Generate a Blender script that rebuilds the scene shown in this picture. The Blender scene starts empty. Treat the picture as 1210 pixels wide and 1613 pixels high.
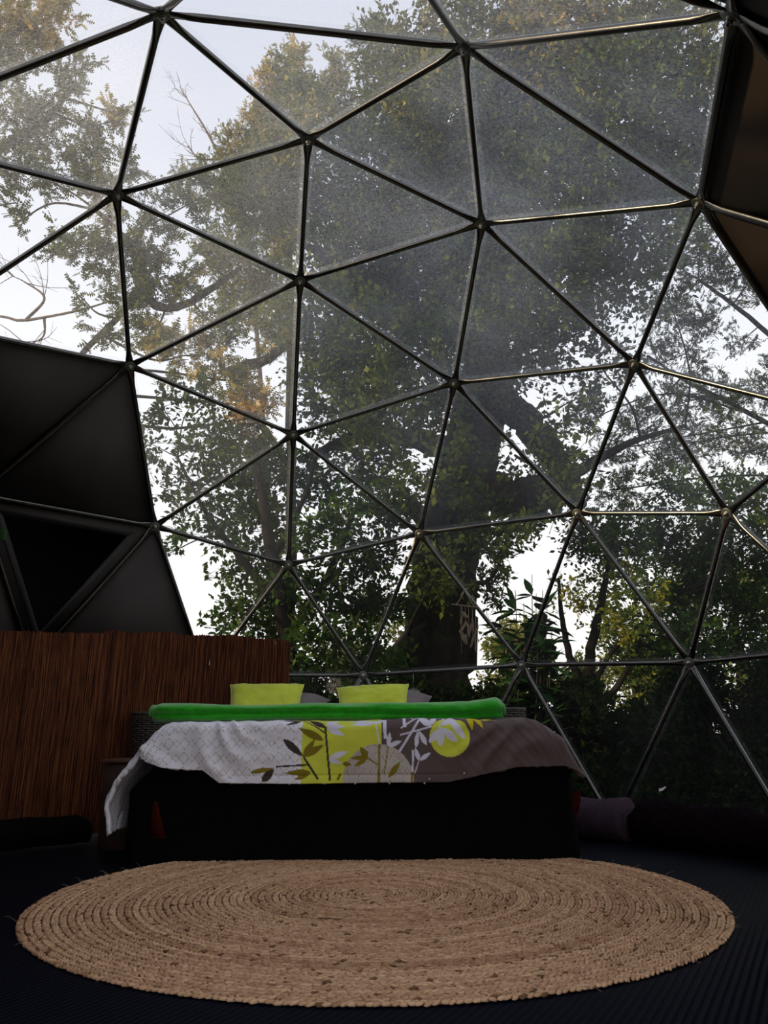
import bpy, math, itertools
import numpy as np
from mathutils import Vector, Matrix

# ------------------------------------------------------------------ camera
SC = bpy.context.scene
COL = SC.collection
R = 3.0                                   # radius of the geodesic dome
PITCH, ROLL, YAW = 0.26282700, -0.00554543, -0.49058231
FPX = 1255.416
ZC = (0.0427337 + 0.185) * R              # eye height above the floor
CAM = np.array([0.0, 0.0, ZC])
FW = np.array([0, math.cos(PITCH), math.sin(PITCH)])
RT0 = np.array([1.0, 0, 0]); UP0 = np.cross(RT0, FW)
RT = math.cos(ROLL) * RT0 + math.sin(ROLL) * UP0
UPV = -math.sin(ROLL) * RT0 + math.cos(ROLL) * UP0
cam = bpy.data.objects.new('camera', bpy.data.cameras.new('camera'))
COL.objects.link(cam)
cam.data.sensor_fit = 'HORIZONTAL'; cam.data.sensor_width = 36.0
cam.data.lens = 36.0 * FPX / 1210.0
cam.data.clip_start = 0.02; cam.data.clip_end = 400
M3 = Matrix((tuple(RT), tuple(UPV), tuple(-FW))).transposed()
cam.matrix_world = Matrix.Translation(Vector(CAM)) @ M3.to_4x4()
SC.camera = cam

# ------------------------------------------------------------------ sky and exposure
world = bpy.data.worlds.new('sky'); SC.world = world; world.use_nodes = True
wn = world.node_tree; wn.nodes.clear()
w_out = wn.nodes.new('ShaderNodeOutputWorld'); w_bg = wn.nodes.new('ShaderNodeBackground')
w_tc = wn.nodes.new('ShaderNodeTexCoord'); w_sep = wn.nodes.new('ShaderNodeSeparateXYZ'); w_rmp = wn.nodes.new('ShaderNodeValToRGB')
wn.links.new(w_tc.outputs['Generated'], w_sep.inputs[0]); wn.links.new(w_sep.outputs['Z'], w_rmp.inputs[0])
wn.links.new(w_rmp.outputs[0], w_bg.inputs[0]); wn.links.new(w_bg.outputs[0], w_out.inputs[0])
e = w_rmp.color_ramp.elements
e[0].position = 0.0; e[0].color = (1.0, 0.96, 0.92, 1)
e[1].position = 0.75; e[1].color = (0.60, 0.63, 0.74, 1)
m_ = e.new(0.38); m_.color = (0.92, 0.93, 0.97, 1)
w_bg.inputs[1].default_value = 1.15
SC.view_settings.view_transform = 'Standard'
SC.view_settings.look = 'None'
SC.view_settings.exposure = 0.0
SC.view_settings.gamma = 1.0
SC.view_settings.use_curve_mapping = False
SC.cycles.use_denoising = True
SC.cycles.transparent_max_bounces = 12
SC.cycles.max_bounces = 5

sun = bpy.data.objects.new('sun', bpy.data.lights.new('sun', 'SUN')); COL.objects.link(sun)
sun.data.energy = 4.0; sun.data.color = (1.0, .76, .42); sun.data.angle = math.radians(2)
SUN_AZ, SUN_EL = math.radians(198), math.radians(15)          # low warm sun from the left
sd_ = Vector((math.cos(SUN_AZ) * math.cos(SUN_EL), math.sin(SUN_AZ) * math.cos(SUN_EL), math.sin(SUN_EL)))
sun.rotation_mode = 'QUATERNION'; sun.rotation_quaternion = sd_.to_track_quat('Z', 'Y')

# ------------------------------------------------------------------ helpers
rng = np.random.default_rng(11)
def n_(v):
    v = np.asarray(v, float); return v / np.linalg.norm(v)
def at(px, py, Y):
    """World point on the vertical plane y = Y seen in the direction of a pixel of the 1210x1613 frame."""
    d = FW + (px - 605) / FPX * RT + (806.5 - py) / FPX * UPV
    return CAM + d * (Y / d[1])
def mppx(Y):
    return Y / FPX
def lin(r, g, b):
    f = lambda c: (c / 255) / 12.92 if c / 255 <= 0.04045 else ((c / 255 + 0.055) / 1.055) ** 2.4
    return (f(r), f(g), f(b), 1.0)
def tag(o, label=None, cat=None, group=None, kind=None):
    if label: o['label'] = label
    if cat: o['category'] = cat
    if group: o['group'] = group
    if kind: o['kind'] = kind
    return o
def empty(name, loc=(0, 0, 0), rz=0.0):
    o = bpy.data.objects.new(name, None); COL.objects.link(o)
    o.location = tuple(loc); o.rotation_euler = (0, 0, rz); o.empty_display_size = 0.05
    return o
def link(name, me, parent=None):
    o = bpy.data.objects.new(name, me); COL.objects.link(o)
    if parent is not None:
        o.parent = parent
        par = parent
        off = Vector((0, 0, 0))
        m = Matrix.Identity(4); chain = []
        while par is not None:
            chain.append(par); par = par.parent
        for c_ in reversed(chain):
            m = m @ Matrix.LocRotScale(c_.location, c_.rotation_euler.to_quaternion() if c_.rotation_mode != 'QUATERNION' else c_.rotation_quaternion, c_.scale)
        inv = m.inverted()
        o.location = inv.to_translation(); o.rotation_mode = 'QUATERNION'
        o.rotation_quaternion = inv.to_quaternion()
    return o
def np_mesh(name, V, F, mat, smooth=True, attrs=None):
    """V (n,3); F: (m,3) or (m,4) array or list of such arrays."""
    V = np.asarray(V, np.float32)
    Fs = F if isinstance(F, list) and np.ndim(F[0]) == 2 else [F]
    Fs = [np.asarray(f, np.int32) for f in Fs if len(f)]
    me = bpy.data.meshes.new(name)
    me.vertices.add(len(V)); me.vertices.foreach_set('co', V.ravel())
    loops = np.concatenate([f.ravel() for f in Fs])
    tot = np.concatenate([np.full(len(f), f.shape[1], np.int32) for f in Fs])
    start = np.concatenate([[0], np.cumsum(tot)[:-1]]).astype(np.int32)
    me.loops.add(len(loops)); me.loops.foreach_set('vertex_index', loops)
    me.polygons.add(len(tot)); me.polygons.foreach_set('loop_start', start)
    if smooth: me.polygons.foreach_set('use_smooth', np.ones(len(tot), bool))
    if attrs:
        for k, a in attrs.items():
            a = np.asarray(a, np.float32)
            if a.ndim == 1:
                at_ = me.attributes.new(k, 'FLOAT', 'POINT'); at_.data.foreach_set('value', a)
            else:
                at_ = me.attributes.new(k, 'FLOAT_COLOR', 'POINT')
                c4 = np.ones((len(a), 4), np.float32); c4[:, :3] = a[:, :3]
                at_.data.foreach_set('color', c4.ravel())
    me.update(calc_edges=True); me.validate()
    if mat: me.materials.append(mat)
    return me
class MB:
    """Collects simple solids and links them as one mesh object."""
    def __init__(s): s.v = []; s.q = []; s.t = []; s.n = 0
    def add(s, V, Q=None, T=None):
        V = np.asarray(V, float)
        if Q is not None and len(Q): s.q.append(np.asarray(Q) + s.n)
        if T is not None and len(T): s.t.append(np.asarray(T) + s.n)
        s.v.append(V); s.n += len(V); return s
    def tube(s, P, rad, sides=8, cap=True, twist=0.0):
        V, Q, T = tube_arr(P, rad, sides, cap); return s.add(V, Q, T)
    def box(s, c, d, rz=0.0, bev=0.0):
        c = np.asarray(c, float); hx, hy, hz = [x / 2 for x in d]
        b = min(bev, hx * .9, hy * .9, hz * .9)
        if b <= 0:
            V = np.array([(x, y, z) for z in (-hz, hz) for y in (-hy, hy) for x in (-hx, hx)])
            Q = [(0, 2, 3, 1), (4, 5, 7, 6), (0, 1, 5, 4), (2, 6, 7, 3), (0, 4, 6, 2), (1, 3, 7, 5)]
            T = []
        else:
            rings = []
            for z, ins in ((-hz, b), (-hz + b, 0), (hz - b, 0), (hz, b)):
                X, Y = hx - ins, hy - ins; k = b if ins == 0 else b * .5
                rings.append([(X, -Y + k, z), (X, Y - k, z), (X - k, Y, z), (-X + k, Y, z), (-X, Y - k, z), (-X, -Y + k, z), (-X + k, -Y, z), (X - k, -Y, z)])
            V = np.array(sum(rings, [])); Q = []; T = []
            for r_ in range(3):
                for i in range(8):
                    a, b2 = r_ * 8 + i, r_ * 8 + (i + 1) % 8; Q.append((a, b2, b2 + 8, a + 8))
            for i in range(1, 7): T.append((0, i + 1, i)); T.append((24, 24 + i, 24 + i + 1))
        cs, sn = math.cos(rz), math.sin(rz)
        V = np.stack([V[:, 0] * cs - V[:, 1] * sn, V[:, 0] * sn + V[:, 1] * cs, V[:, 2]], 1) + c
        return s.add(V, Q, T)
    def mesh(s, name, mat, smooth=True):
        F = []
        if s.q: F.append(np.concatenate(s.q))
        if s.t: F.append(np.concatenate(s.t))
        return np_mesh(name, np.concatenate(s.v), F, mat, smooth)
    def build(s, name, mat, parent=None, smooth=True):
        return link(name, s.mesh(name, mat, smooth), parent)
def frames(P):
    P = np.asarray(P, float); T = np.gradient(P, axis=0); T /= np.linalg.norm(T, axis=1)[:, None] + 1e-12
    ref = np.array([0, 0, 1.0]) if abs(T[0, 2]) < .9 else np.array([1.0, 0, 0])
    N = []
    nrm = n_(np.cross(T[0], ref))
    for t in T:
        nrm = nrm - t * (nrm @ t); nrm /= np.linalg.norm(nrm) + 1e-12; N.append(nrm)
    N = np.array(N); return T, N, np.cross(T, N)
def tube_arr(P, rad, sides=8, cap=True):
    P = np.asarray(P, float); m = len(P)
    rad = np.full(m, rad) if np.isscalar(rad) else np.asarray(rad, float)
    T, N, B = frames(P)
    a = np.arange(sides) * 2 * math.pi / sides
    V = P[:, None, :] + rad[:, None, None] * (np.cos(a)[None, :, None] * N[:, None, :] + np.sin(a)[None, :, None] * B[:, None, :])
    V = V.reshape(-1, 3)
    i = np.arange(m - 1)[:, None] * sides; j = np.arange(sides)[None, :]; j2 = (j + 1) % sides
    Q = np.stack([i + j, i + j2, i + sides + j2, i + sides + j], -1).reshape(-1, 4)
    Tt = []
    if cap:
        V = np.vstack([V, P[0], P[-1]]); c0, c1 = m * sides, m * sides + 1; e0 = (m - 1) * sides
        for k in range(sides):
            Tt.append((c0, (k + 1) % sides, k)); Tt.append((c1, e0 + k, e0 + (k + 1) % sides))
    return V, Q, Tt
def spline(P, n):
    """Catmull-Rom through the given points (any number of columns)."""
    P = np.asarray(P, float)
    if len(P) == 2: return P[0] + (P[1] - P[0]) * np.linspace(0, 1, n)[:, None]
    Q = np.vstack([2 * P[0] - P[1], P, 2 * P[-1] - P[-2]]); s = np.linspace(0, len(P) - 1 - 1e-9, n); out = []
    for t in s:
        i = int(t); f = t - i; a, b, c, d = Q[i:i + 4]
        out.append(.5 * (2 * b + (c - a) * f + (2 * a - 5 * b + 4 * c - d) * f * f + (3 * b - a - 3 * c + d) * f ** 3))
    return np.array(out)
def vnoise(x, y, seed=0):
    """Smooth value noise in [-1,1] on numpy arrays."""
    g = np.random.default_rng(seed).uniform(-1, 1, (64, 64))
    xi = np.floor(x).astype(int); yi = np.floor(y).astype(int); fx = x - xi; fy = y - yi
    fx = fx * fx * (3 - 2 * fx); fy = fy * fy * (3 - 2 * fy)
    G = lambda a, b: g[a % 64, b % 64]
    return (G(xi, yi) * (1 - fx) + G(xi + 1, yi) * fx) * (1 - fy) + (G(xi, yi + 1) * (1 - fx) + G(xi + 1, yi + 1) * fx) * fy
def grid_faces(nr, nc, wrap=False):
    i = np.arange(nr - 1)[:, None] * nc; j = np.arange(nc if wrap else nc - 1)[None, :]; j2 = (j + 1) % nc
    return np.stack([i + j, i + j2, i + nc + j2, i + nc + j], -1).reshape(-1, 4)

# ------------------------------------------------------------------ materials
MATS = {}
def newmat(name):
    m = bpy.data.materials.new(name); m.use_nodes = True; m.node_tree.nodes.clear(); MATS[name] = m
    nt = m.node_tree; out = nt.nodes.new('ShaderNodeOutputMaterial')
    return m, nt, out
def pmat(name, col, rough=.7, metal=0.0, var=.25, scale=20.0, bump=0.0, bscale=200.0, spec=.5, sheen=0.0, stretch=None, detail=4):
    """Principled surface with a little procedural colour variation and optional fine relief."""
    m, nt, out = newmat(name); N = nt.nodes; L = nt.links
    p = N.new('ShaderNodeBsdfPrincipled'); L.new(p.outputs[0], out.inputs[0])
    p.inputs['Roughness'].default_value = rough; p.inputs['Metallic'].default_value = metal
    p.inputs['Specular IOR Level'].default_value = spec
    if sheen: p.inputs['Sheen Weight'].default_value = sheen
    tc = N.new('ShaderNodeTexCoord'); mp = N.new('ShaderNodeMapping'); L.new(tc.outputs['Object'], mp.inputs[0])
    if stretch: mp.inputs['Scale'].default_value = stretch
    nz = N.new('ShaderNodeTexNoise'); nz.inputs['Scale'].default_value = scale; nz.inputs['Detail'].default_value = detail
    L.new(mp.outputs[0], nz.inputs['Vector'])
    r = N.new('ShaderNodeValToRGB'); L.new(nz.outputs[0], r.inputs[0])
    c = np.array(col[:3]); a = r.color_ramp.elements
    a[0].position = .3; a[0].color = (*(c * (1 - var)), 1); a[1].position = .7; a[1].color = (*np.clip(c * (1 + var), 0, 1), 1)
    L.new(r.outputs[0], p.inputs['Base Color'])
    if bump:
        n2 = N.new('ShaderNodeTexNoise'); n2.inputs['Scale'].default_value = bscale; n2.inputs['Detail'].default_value = 2
        L.new(mp.outputs[0], n2.inputs['Vector'])
        b = N.new('ShaderNodeBump'); b.inputs['Strength'].default_value = bump; b.inputs['Distance'].default_value = .01
        L.new(n2.outputs[0], b.inputs['Height']); L.new(b.outputs[0], p.inputs['Normal'])
    return m
def attr_mat(name, attr, rough=.85, bump=.0, bscale=300., sheen=0., spec=.3):
    m, nt, out = newmat(name); N = nt.nodes; L = nt.links
    p = N.new('ShaderNodeBsdfPrincipled'); L.new(p.outputs[0], out.inputs[0]); p.inputs['Roughness'].default_value = rough
    p.inputs['Specular IOR Level'].default_value = spec; p.inputs['Sheen Weight'].default_value = sheen
    a = N.new('ShaderNodeAttribute'); a.attribute_name = attr; L.new(a.outputs['Color'], p.inputs['Base Color'])
    if bump:
        tc = N.new('ShaderNodeTexCoord'); n2 = N.new('ShaderNodeTexNoise'); n2.inputs['Scale'].default_value = bscale
        L.new(tc.outputs['Object'], n2.inputs['Vector'])
        b = N.new('ShaderNodeBump'); b.inputs['Strength'].default_value = bump; b.inputs['Distance'].default_value = .004
        L.new(n2.outputs[0], b.inputs['Height']); L.new(b.outputs[0], p.inputs['Normal'])
    return m
def leaf_mat(name, cols, trans=.35):
    """Two-sided leaf: colour picked along a ramp by a per-leaf value, diffuse and translucent."""
    m, nt, out = newmat(name); N = nt.nodes; L = nt.links
    a = N.new('ShaderNodeAttribute'); a.attribute_name = 'tint'
    r = N.new('ShaderNodeValToRGB'); L.new(a.outputs['Fac'], r.inputs[0])
    el = r.color_ramp.elements
    el[0].position = cols[0][0]; el[0].color = cols[0][1]; el[1].position = cols[-1][0]; el[1].color = cols[-1][1]
    for q, c in cols[1:-1]:
        x = el.new(q); x.color = c
    d = N.new('ShaderNodeBsdfDiffuse'); t = N.new('ShaderNodeBsdfTranslucent'); mx = N.new('ShaderNodeMixShader'); mx.inputs[0].default_value = trans
    L.new(r.outputs[0], d.inputs[0]); L.new(r.outputs[0], t.inputs[0]); L.new(d.outputs[0], mx.inputs[1]); L.new(t.outputs[0], mx.inputs[2])
    L.new(mx.outputs[0], out.inputs[0])
    return m
def film_mat(name, haze_lo, haze_hi, z0, z1):
    """Clear PVC film, beaded with condensation that grows towards the roof."""
    m, nt, out = newmat(name); N = nt.nodes; L = nt.links
    geo = N.new('ShaderNodeNewGeometry'); sep = N.new('ShaderNodeSeparateXYZ'); L.new(geo.outputs['Position'], sep.inputs[0])
    mr = N.new('ShaderNodeMapRange'); mr.inputs[1].default_value = z0; mr.inputs[2].default_value = z1
    mr.inputs[3].default_value = haze_lo; mr.inputs[4].default_value = haze_hi; L.new(sep.outputs['Z'], mr.inputs[0])
    big = N.new('ShaderNodeTexNoise'); big.inputs['Scale'].default_value = 1.7; big.inputs['Detail'].default_value = 3; L.new(geo.outputs['Position'], big.inputs['Vector'])
    fine = N.new('ShaderNodeTexNoise'); fine.inputs['Scale'].default_value = 95; fine.inputs['Detail'].default_value = 2; L.new(geo.outputs['Position'], fine.inputs['Vector'])
    mp = N.new('ShaderNodeMapping'); mp.inputs['Scale'].default_value = (1, 1, .18); mp.inputs['Rotation'].default_value = (.3, .2, .4)
    L.new(geo.outputs['Position'], mp.inputs[0]); L.new(mp.outputs[0], fine.inputs['Vector'])
    b1 = N.new('ShaderNodeMapRange'); b1.inputs[1].default_value = .3; b1.inputs[2].default_value = .7; b1.inputs[3].default_value = .55; b1.inputs[4].default_value = 1.45; L.new(big.outputs[0], b1.inputs[0])
    b2 = N.new('ShaderNodeMapRange'); b2.inputs[1].default_value = .3; b2.inputs[2].default_value = .7; b2.inputs[3].default_value = .55; b2.inputs[4].default_value = 1.45; L.new(fine.outputs[0], b2.inputs[0])
    m1 = N.new('ShaderNodeMath'); m1.operation = 'MULTIPLY'; m2 = N.new('ShaderNodeMath'); m2.operation = 'MULTIPLY'
    L.new(mr.outputs[0], m1.inputs[0]); L.new(b1.outputs[0], m1.inputs[1]); L.new(m1.outputs[0], m2.inputs[0]); L.new(b2.outputs[0], m2.inputs[1])
    tr = N.new('ShaderNodeBsdfTransparent'); tr.inputs[0].default_value = (.96, .97, .97, 1)
    tl = N.new('ShaderNodeBsdfTranslucent'); tl.inputs[0].default_value = (.86, .88, .93, 1)
    gl = N.new('ShaderNodeBsdfGlossy'); gl.inputs['Roughness'].default_value = .12
    mx = N.new('ShaderNodeMixShader'); L.new(m2.outputs[0], mx.inputs[0]); L.new(tr.outputs[0], mx.inputs[1]); L.new(tl.outputs[0], mx.inputs[2])
    mg = N.new('ShaderNodeMixShader'); mg.inputs[0].default_value = .006; L.new(mx.outputs[0], mg.inputs[1]); L.new(gl.outputs[0], mg.inputs[2])
    L.new(mg.outputs[0], out.inputs[0])
    return m
m_film = film_mat('clear_film', .012, .13, 1.5, 3.4)
m_weld = film_mat('welded_film', .02, .07, 1.5, 3.4)
m_steel = pmat('galvanised_steel', (.115, .112, .108), rough=.27, metal=1.0, var=.18, scale=14, bump=.03, bscale=60)
m_hub = pmat('hub_steel', (.15, .155, .14), rough=.5, metal=.85, var=.25, scale=60)
m_bolt = pmat('bolt_zinc', (.35, .35, .33), rough=.4, metal=1, var=.2, scale=90)
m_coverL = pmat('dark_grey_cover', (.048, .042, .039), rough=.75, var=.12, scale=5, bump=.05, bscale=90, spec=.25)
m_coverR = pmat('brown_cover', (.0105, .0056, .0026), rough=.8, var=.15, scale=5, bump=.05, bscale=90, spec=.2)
m_strip = pmat('window_strip', (.022, .019, .019), rough=.8, var=.2, scale=30, bump=.1, bscale=150)
m_net = pmat('black_net', (.0022, .0022, .0022), rough=.95, var=.3, scale=300, spec=.05)

# ------------------------------------------------------------------ geodesic dome
lat = math.atan(.5)
def rotz(v, d):
    c, s = math.cos(d), math.sin(d); return np.array([c * v[0] - s * v[1], s * v[0] + c * v[1], v[2]])
off = math.radians(54)
ico = [np.array([0, 0, 1.])] + [rotz((math.cos(lat) * math.cos(math.radians(72 * i)), math.cos(lat) * math.sin(math.radians(72 * i)), math.sin(lat)), off) for i in range(5)] \
    + [rotz((math.cos(lat) * math.cos(math.radians(72 * i + 36)), math.cos(lat) * math.sin(math.radians(72 * i + 36)), -math.sin(lat)), off) for i in range(5)] + [np.array([0, 0, -1.])]
pd = {}
for i, j, k in itertools.combinations(range(12), 3):
    a, b, c = ico[i], ico[j], ico[k]
    if max(np.linalg.norm(a - b), np.linalg.norm(a - c), np.linalg.norm(b - c)) < 1.2:
        for u in range(4):
            for v in range(4 - u):
                q = n_(u * a + v * b + (3 - u - v) * c); pd[tuple(np.round(q, 4) + 0.0)] = q
DV = [q for q in pd.values() if q[2] > -.2]
CAMD = np.array([0.6445136, -0.9424701, 0.0427337])
azc = math.degrees(math.atan2(CAMD[1], CAMD[0]))
def az(q): return math.degrees(math.atan2(q[1], q[0]))
def daz(q): return abs((az(q) - azc + 180) % 360 - 180)
DV = [q for q in DV if not (q[2] < .3 and daz(q) < 28)]        # doorway at the camera, opened wider to let more light onto the bed
def dw(q, r=R):
    """Dome coordinates to world."""
    return rotz((np.asarray(q) * r / R - CAMD) * R, YAW) + CAM
DC = dw((0, 0, 0))
edges = [(i, j) for i, j in itertools.combinations(range(len(DV)), 2) if np.linalg.norm(DV[i] - DV[j]) < .45]
es = set(edges)
faces = [(i, j, k) for i, j in edges for k in range(j + 1, len(DV)) if (i, k) in es and (j, k) in es]

frame = empty('geodesic_frame', (DC[0], DC[1], 0))
tag(frame, 'silver steel tube frame of bolted triangles carrying the whole dome', 'dome frame')
def strut_mesh(Ls):
    hub = .030; prof = [(hub - .012, .30, 1.55), (hub + .012, .30, 1.55), (hub + .035, .45, 1.42), (hub + .075, .85, 1.1), (hub + .11, 1, 1)]
    st = [(s, t, w) for s, t, w in prof] + [(Ls - s, t, w) for s, t, w in reversed(prof)]
    a = np.arange(12) * 2 * math.pi / 12; r = .0155
    V = np.concatenate([np.stack([np.cos(a) * r * w, np.sin(a) * r * t, np.full(12, s)], 1) for s, t, w in st])
    m = MB(); m.add(np.vstack([V, [[0, 0, st[0][0]], [0, 0, st[-1][0]]]]), grid_faces(len(st), 12, True),
                    [(len(V), (k + 1) % 12, k) for k in range(12)] + [(len(V) + 1, len(V) - 12 + k, len(V) - 12 + (k + 1) % 12) for k in range(12)])
    return m.mesh('strut', m_steel)
smesh = {}
for i, j in edges:
    A, B = dw(DV[i]), dw(DV[j]); Lh = np.linalg.norm(B - A); key = round(Lh, 2)
    if key not in smesh: smesh[key] = strut_mesh(Lh)
    z = (B - A) / Lh; rad = n_((A + B) / 2 - DC); x = n_(np.cross(rad, z)); y = np.cross(z, x)
    o = link('strut', smesh[key], frame)
    mt = Matrix((tuple(x), tuple(y), tuple(z))).transposed().to_4x4()
    o.rotation_quaternion = mt.to_quaternion(); o.location = Vector(A) - Vector((DC[0], DC[1], 0))
hm = MB()
def disc(mb, r, z0, z1, sides, rot=0.0, bev=.15):
    a = np.arange(sides) * 2 * math.pi / sides + rot; rr = []
    for z, f in ((z0, 1 - bev), (z0 + (z1 - z0) * .2, 1), (z1 - (z1 - z0) * .2, 1), (z1, 1 - bev)): rr.append(np.stack([np.cos(a) * r * f, np.sin(a) * r * f, np.full(sides, z)], 1))
    V = np.vstack(rr + [[[0, 0, z0], [0, 0, z1]]]); n4 = 4 * sides
    mb.add(V, grid_faces(4, sides, True), [(n4, (k + 1) % sides, k) for k in range(sides)] + [(n4 + 1, 3 * sides + k, 3 * sides + (k + 1) % sides) for k in range(sides)])
disc(hm, .036, -.013, -.006, 12); disc(hm, .034, -.005, .001, 6, .2); disc(hm, .036, .002, .008, 12, .1); disc(hm, .033, .009, .014, 6, .5)
hub_me = hm.mesh('hub', m_hub, False)
bm_ = MB(); disc(bm_, .012, -.026, -.012, 6); disc(bm_, .006, -.036, -.025, 10); disc(bm_, .016, -.016, -.012, 14)
bolt_me = bm_.mesh('bolt', m_bolt, False)
for q in DV:
    P = dw(q); zz = n_(P - DC); qt = Vector(zz).to_track_quat('Z', 'Y')
    h = link('hub', hub_me, frame); h.rotation_quaternion = qt; h.location = Vector(P) - Vector((DC[0], DC[1], 0))
    b = bpy.data.objects.new('bolt', bolt_me); COL.objects.link(b); b.parent = h

def clear_face(f):
    vs = [DV[i] for i in f]
    if min(v[2] for v in vs) > .7: return True
    for v in vs:
        a = az(v)
        lim = (17, 163) if v[2] > .7 else (31, 149) if v[2] > .4 else (42, 138) if v[2] > 0 else (53, 127)
        if not lim[0] <= a <= lim[1]: return False
    return True
win = tag(empty('window_1', (DC[0], DC[1], 0)), 'clear film panes over the front and top of the dome', 'window', kind='structure')
wl = tag(empty('wall_left', (DC[0], DC[1], 0)), 'dark grey opaque dome cover beside the reed screens', 'wall', kind='structure')
wr = tag(empty('wall_right', (DC[0], DC[1], 0)), 'dark brown opaque dome cover', 'wall', kind='structure')
ROUT = R + .019
netface = None
for f in faces:
    P = np.array([dw(DV[i], ROUT) for i in f]); c = P.mean(0)
    if np.cross(P[1] - P[0], P[2] - P[0]) @ (c - DC) < 0: P = P[[0, 2, 1]]
    nr = n_(np.cross(P[1] - P[0], P[2] - P[0]))
    cz = np.mean([DV[i] for i in f], 0)
    if clear_face(f):
        o = link('pane', np_mesh('pane', P, [[0, 1, 2]], m_film, False), win)
        V = []; Q = []
        for k in range(3):                       # welded overlap along each edge of the pane
            A, B, C = P[k], P[(k + 1) % 3], P[(k + 2) % 3]
            inn = n_(C - A - (B - A) * ((C - A) @ (B - A)) / ((B - A) @ (B - A)))
            t = n_(B - A); w = .034
            for d in (0, -.0025):
                V += [A + t * .03 + nr * d, B - t * .03 + nr * d, B - t * .06 + inn * w + nr * d, A + t * .06 + inn * w + nr * d]
            b0 = k * 8; Q += [(b0 + 4, b0 + 7, b0 + 6, b0 + 5), (b0 + 2, b0 + 3, b0 + 7, b0 + 6), (b0 + 1, b0 + 2, b0 + 6, b0 + 5), (b0, b0 + 4, b0 + 7, b0 + 3)]
        link('weld_seam', np_mesh('weld_seam', V, Q, m_weld, False), o)
    else:
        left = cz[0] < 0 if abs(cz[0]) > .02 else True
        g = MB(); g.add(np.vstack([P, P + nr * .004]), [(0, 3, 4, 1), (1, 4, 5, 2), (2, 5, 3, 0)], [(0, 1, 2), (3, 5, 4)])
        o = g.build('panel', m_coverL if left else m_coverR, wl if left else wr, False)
        if np.linalg.norm(cz - np.array([-.840, .273, .406])) < .03:
            # net window with grey border strips
            ins = lambda s: c + (P - c) * s
            A1, A2 = ins(.80), ins(.70); A0 = ins(.72)
            for k in range(3):
                k2 = (k + 1) % 3
                V = [A1[k] - nr * .012, A1[k2] - nr * .012, A2[k2] - nr * .012, A2[k] - nr * .012]
                V = V + [v + nr * .008 for v in V]
                MB().add(V, [(0, 1, 2, 3), (4, 7, 6, 5), (0, 4, 5, 1), (1, 5, 6, 2), (2, 6, 7, 3), (3, 7, 4, 0)]).build('border_strip', m_strip, o, False)
            g2 = MB(); V = np.vstack([A0 - nr * .008, A0 - nr * .004]); g2.add(V, [(0, 3, 4, 1), (1, 4, 5, 2), (2, 5, 3, 0)], [(0, 2, 1), (3, 4, 5)])
            g2.build('window_net', m_net, o, False)
print('faces', len(faces), 'edges', len(edges), 'verts', len(DV))

# ------------------------------------------------------------------ floor and ground
def floor_mat():
    m, nt, out = newmat('ribbed_navy_floor'); N = nt.nodes; L = nt.links
    p = N.new('ShaderNodeBsdfPrincipled'); L.new(p.outputs[0], out.inputs[0]); p.inputs['Roughness'].default_value = .62
    p.inputs['Specular IOR Level'].default_value = .07
    tc = N.new('ShaderNodeTexCoord'); mp = N.new('ShaderNodeMapping'); mp.inputs['Rotation'].default_value = (0, 0, math.radians(28)); L.new(tc.outputs['Object'], mp.inputs[0])
    w = N.new('ShaderNodeTexWave'); w.inputs['Scale'].default_value = 14; w.inputs['Distortion'].default_value = .25; L.new(mp.outputs[0], w.inputs['Vector'])
    nz = N.new('ShaderNodeTexNoise'); nz.inputs['Scale'].default_value = 140; L.new(tc.outputs['Object'], nz.inputs['Vector'])
    r = N.new('ShaderNodeValToRGB'); L.new(w.outputs[0], r.inputs[0])
    r.color_ramp.elements[0].color = (.0010, .0012, .0030, 1); r.color_ramp.elements[1].color = (.0028, .0038, .0125, 1)
    L.new(r.outputs[0], p.inputs['Base Color'])
    ad = N.new('ShaderNodeMath'); ad.operation = 'MULTIPLY_ADD'; ad.inputs[1].default_value = .35; L.new(nz.outputs[0], ad.inputs[0]); L.new(w.outputs[0], ad.inputs[2])
    b = N.new('ShaderNodeBump'); b.inputs['Strength'].default_value = .6; b.inputs['Distance'].default_value = .004; L.new(ad.outputs[0], b.inputs['Height']); L.new(b.outputs[0], p.inputs['Normal'])
    return m
fl = MB(); a = np.arange(96) * 2 * math.pi / 96
rf = R * .99
V = np.vstack([np.stack([DC[0] + rf * np.cos(a), DC[1] + rf * np.sin(a), np.full(96, z)], 1) for z in (-.16, 0.0)] + [[[DC[0], DC[1], -.16], [DC[0], DC[1], 0]]])
fl.add(V, grid_faces(2, 96, True), [(192, (k + 1) % 96, k) for k in range(96)] + [(193, 96 + k, 96 + (k + 1) % 96) for k in range(96)])
tag(fl.build('floor', floor_mat(), None, False), 'navy black ribbed floor covering of the dome', 'floor', kind='structure')
gx, gy = np.meshgrid(np.linspace(-45, 45, 121), np.linspace(-25, 65, 121))
gr = np.hypot(gx - DC[0], gy - DC[1])
gz = -.17 + .12 * vnoise(gx * .35, gy * .35, 5) * np.clip((gr - 3.3) / 3, 0, 1) - .012 * np.clip(gy - 9, 0, 60)
m_soil = pmat('leaf_litter_soil', (.035, .028, .018), rough=.95, var=.5, scale=9, bump=.6, bscale=25, spec=.1)
tag(link('ground', np_mesh('ground', np.stack([gx.ravel(), gy.ravel(), gz.ravel()], 1), grid_faces(121, 121), m_soil)), 'dark woodland soil around the dome', 'ground', kind='structure')

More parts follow.
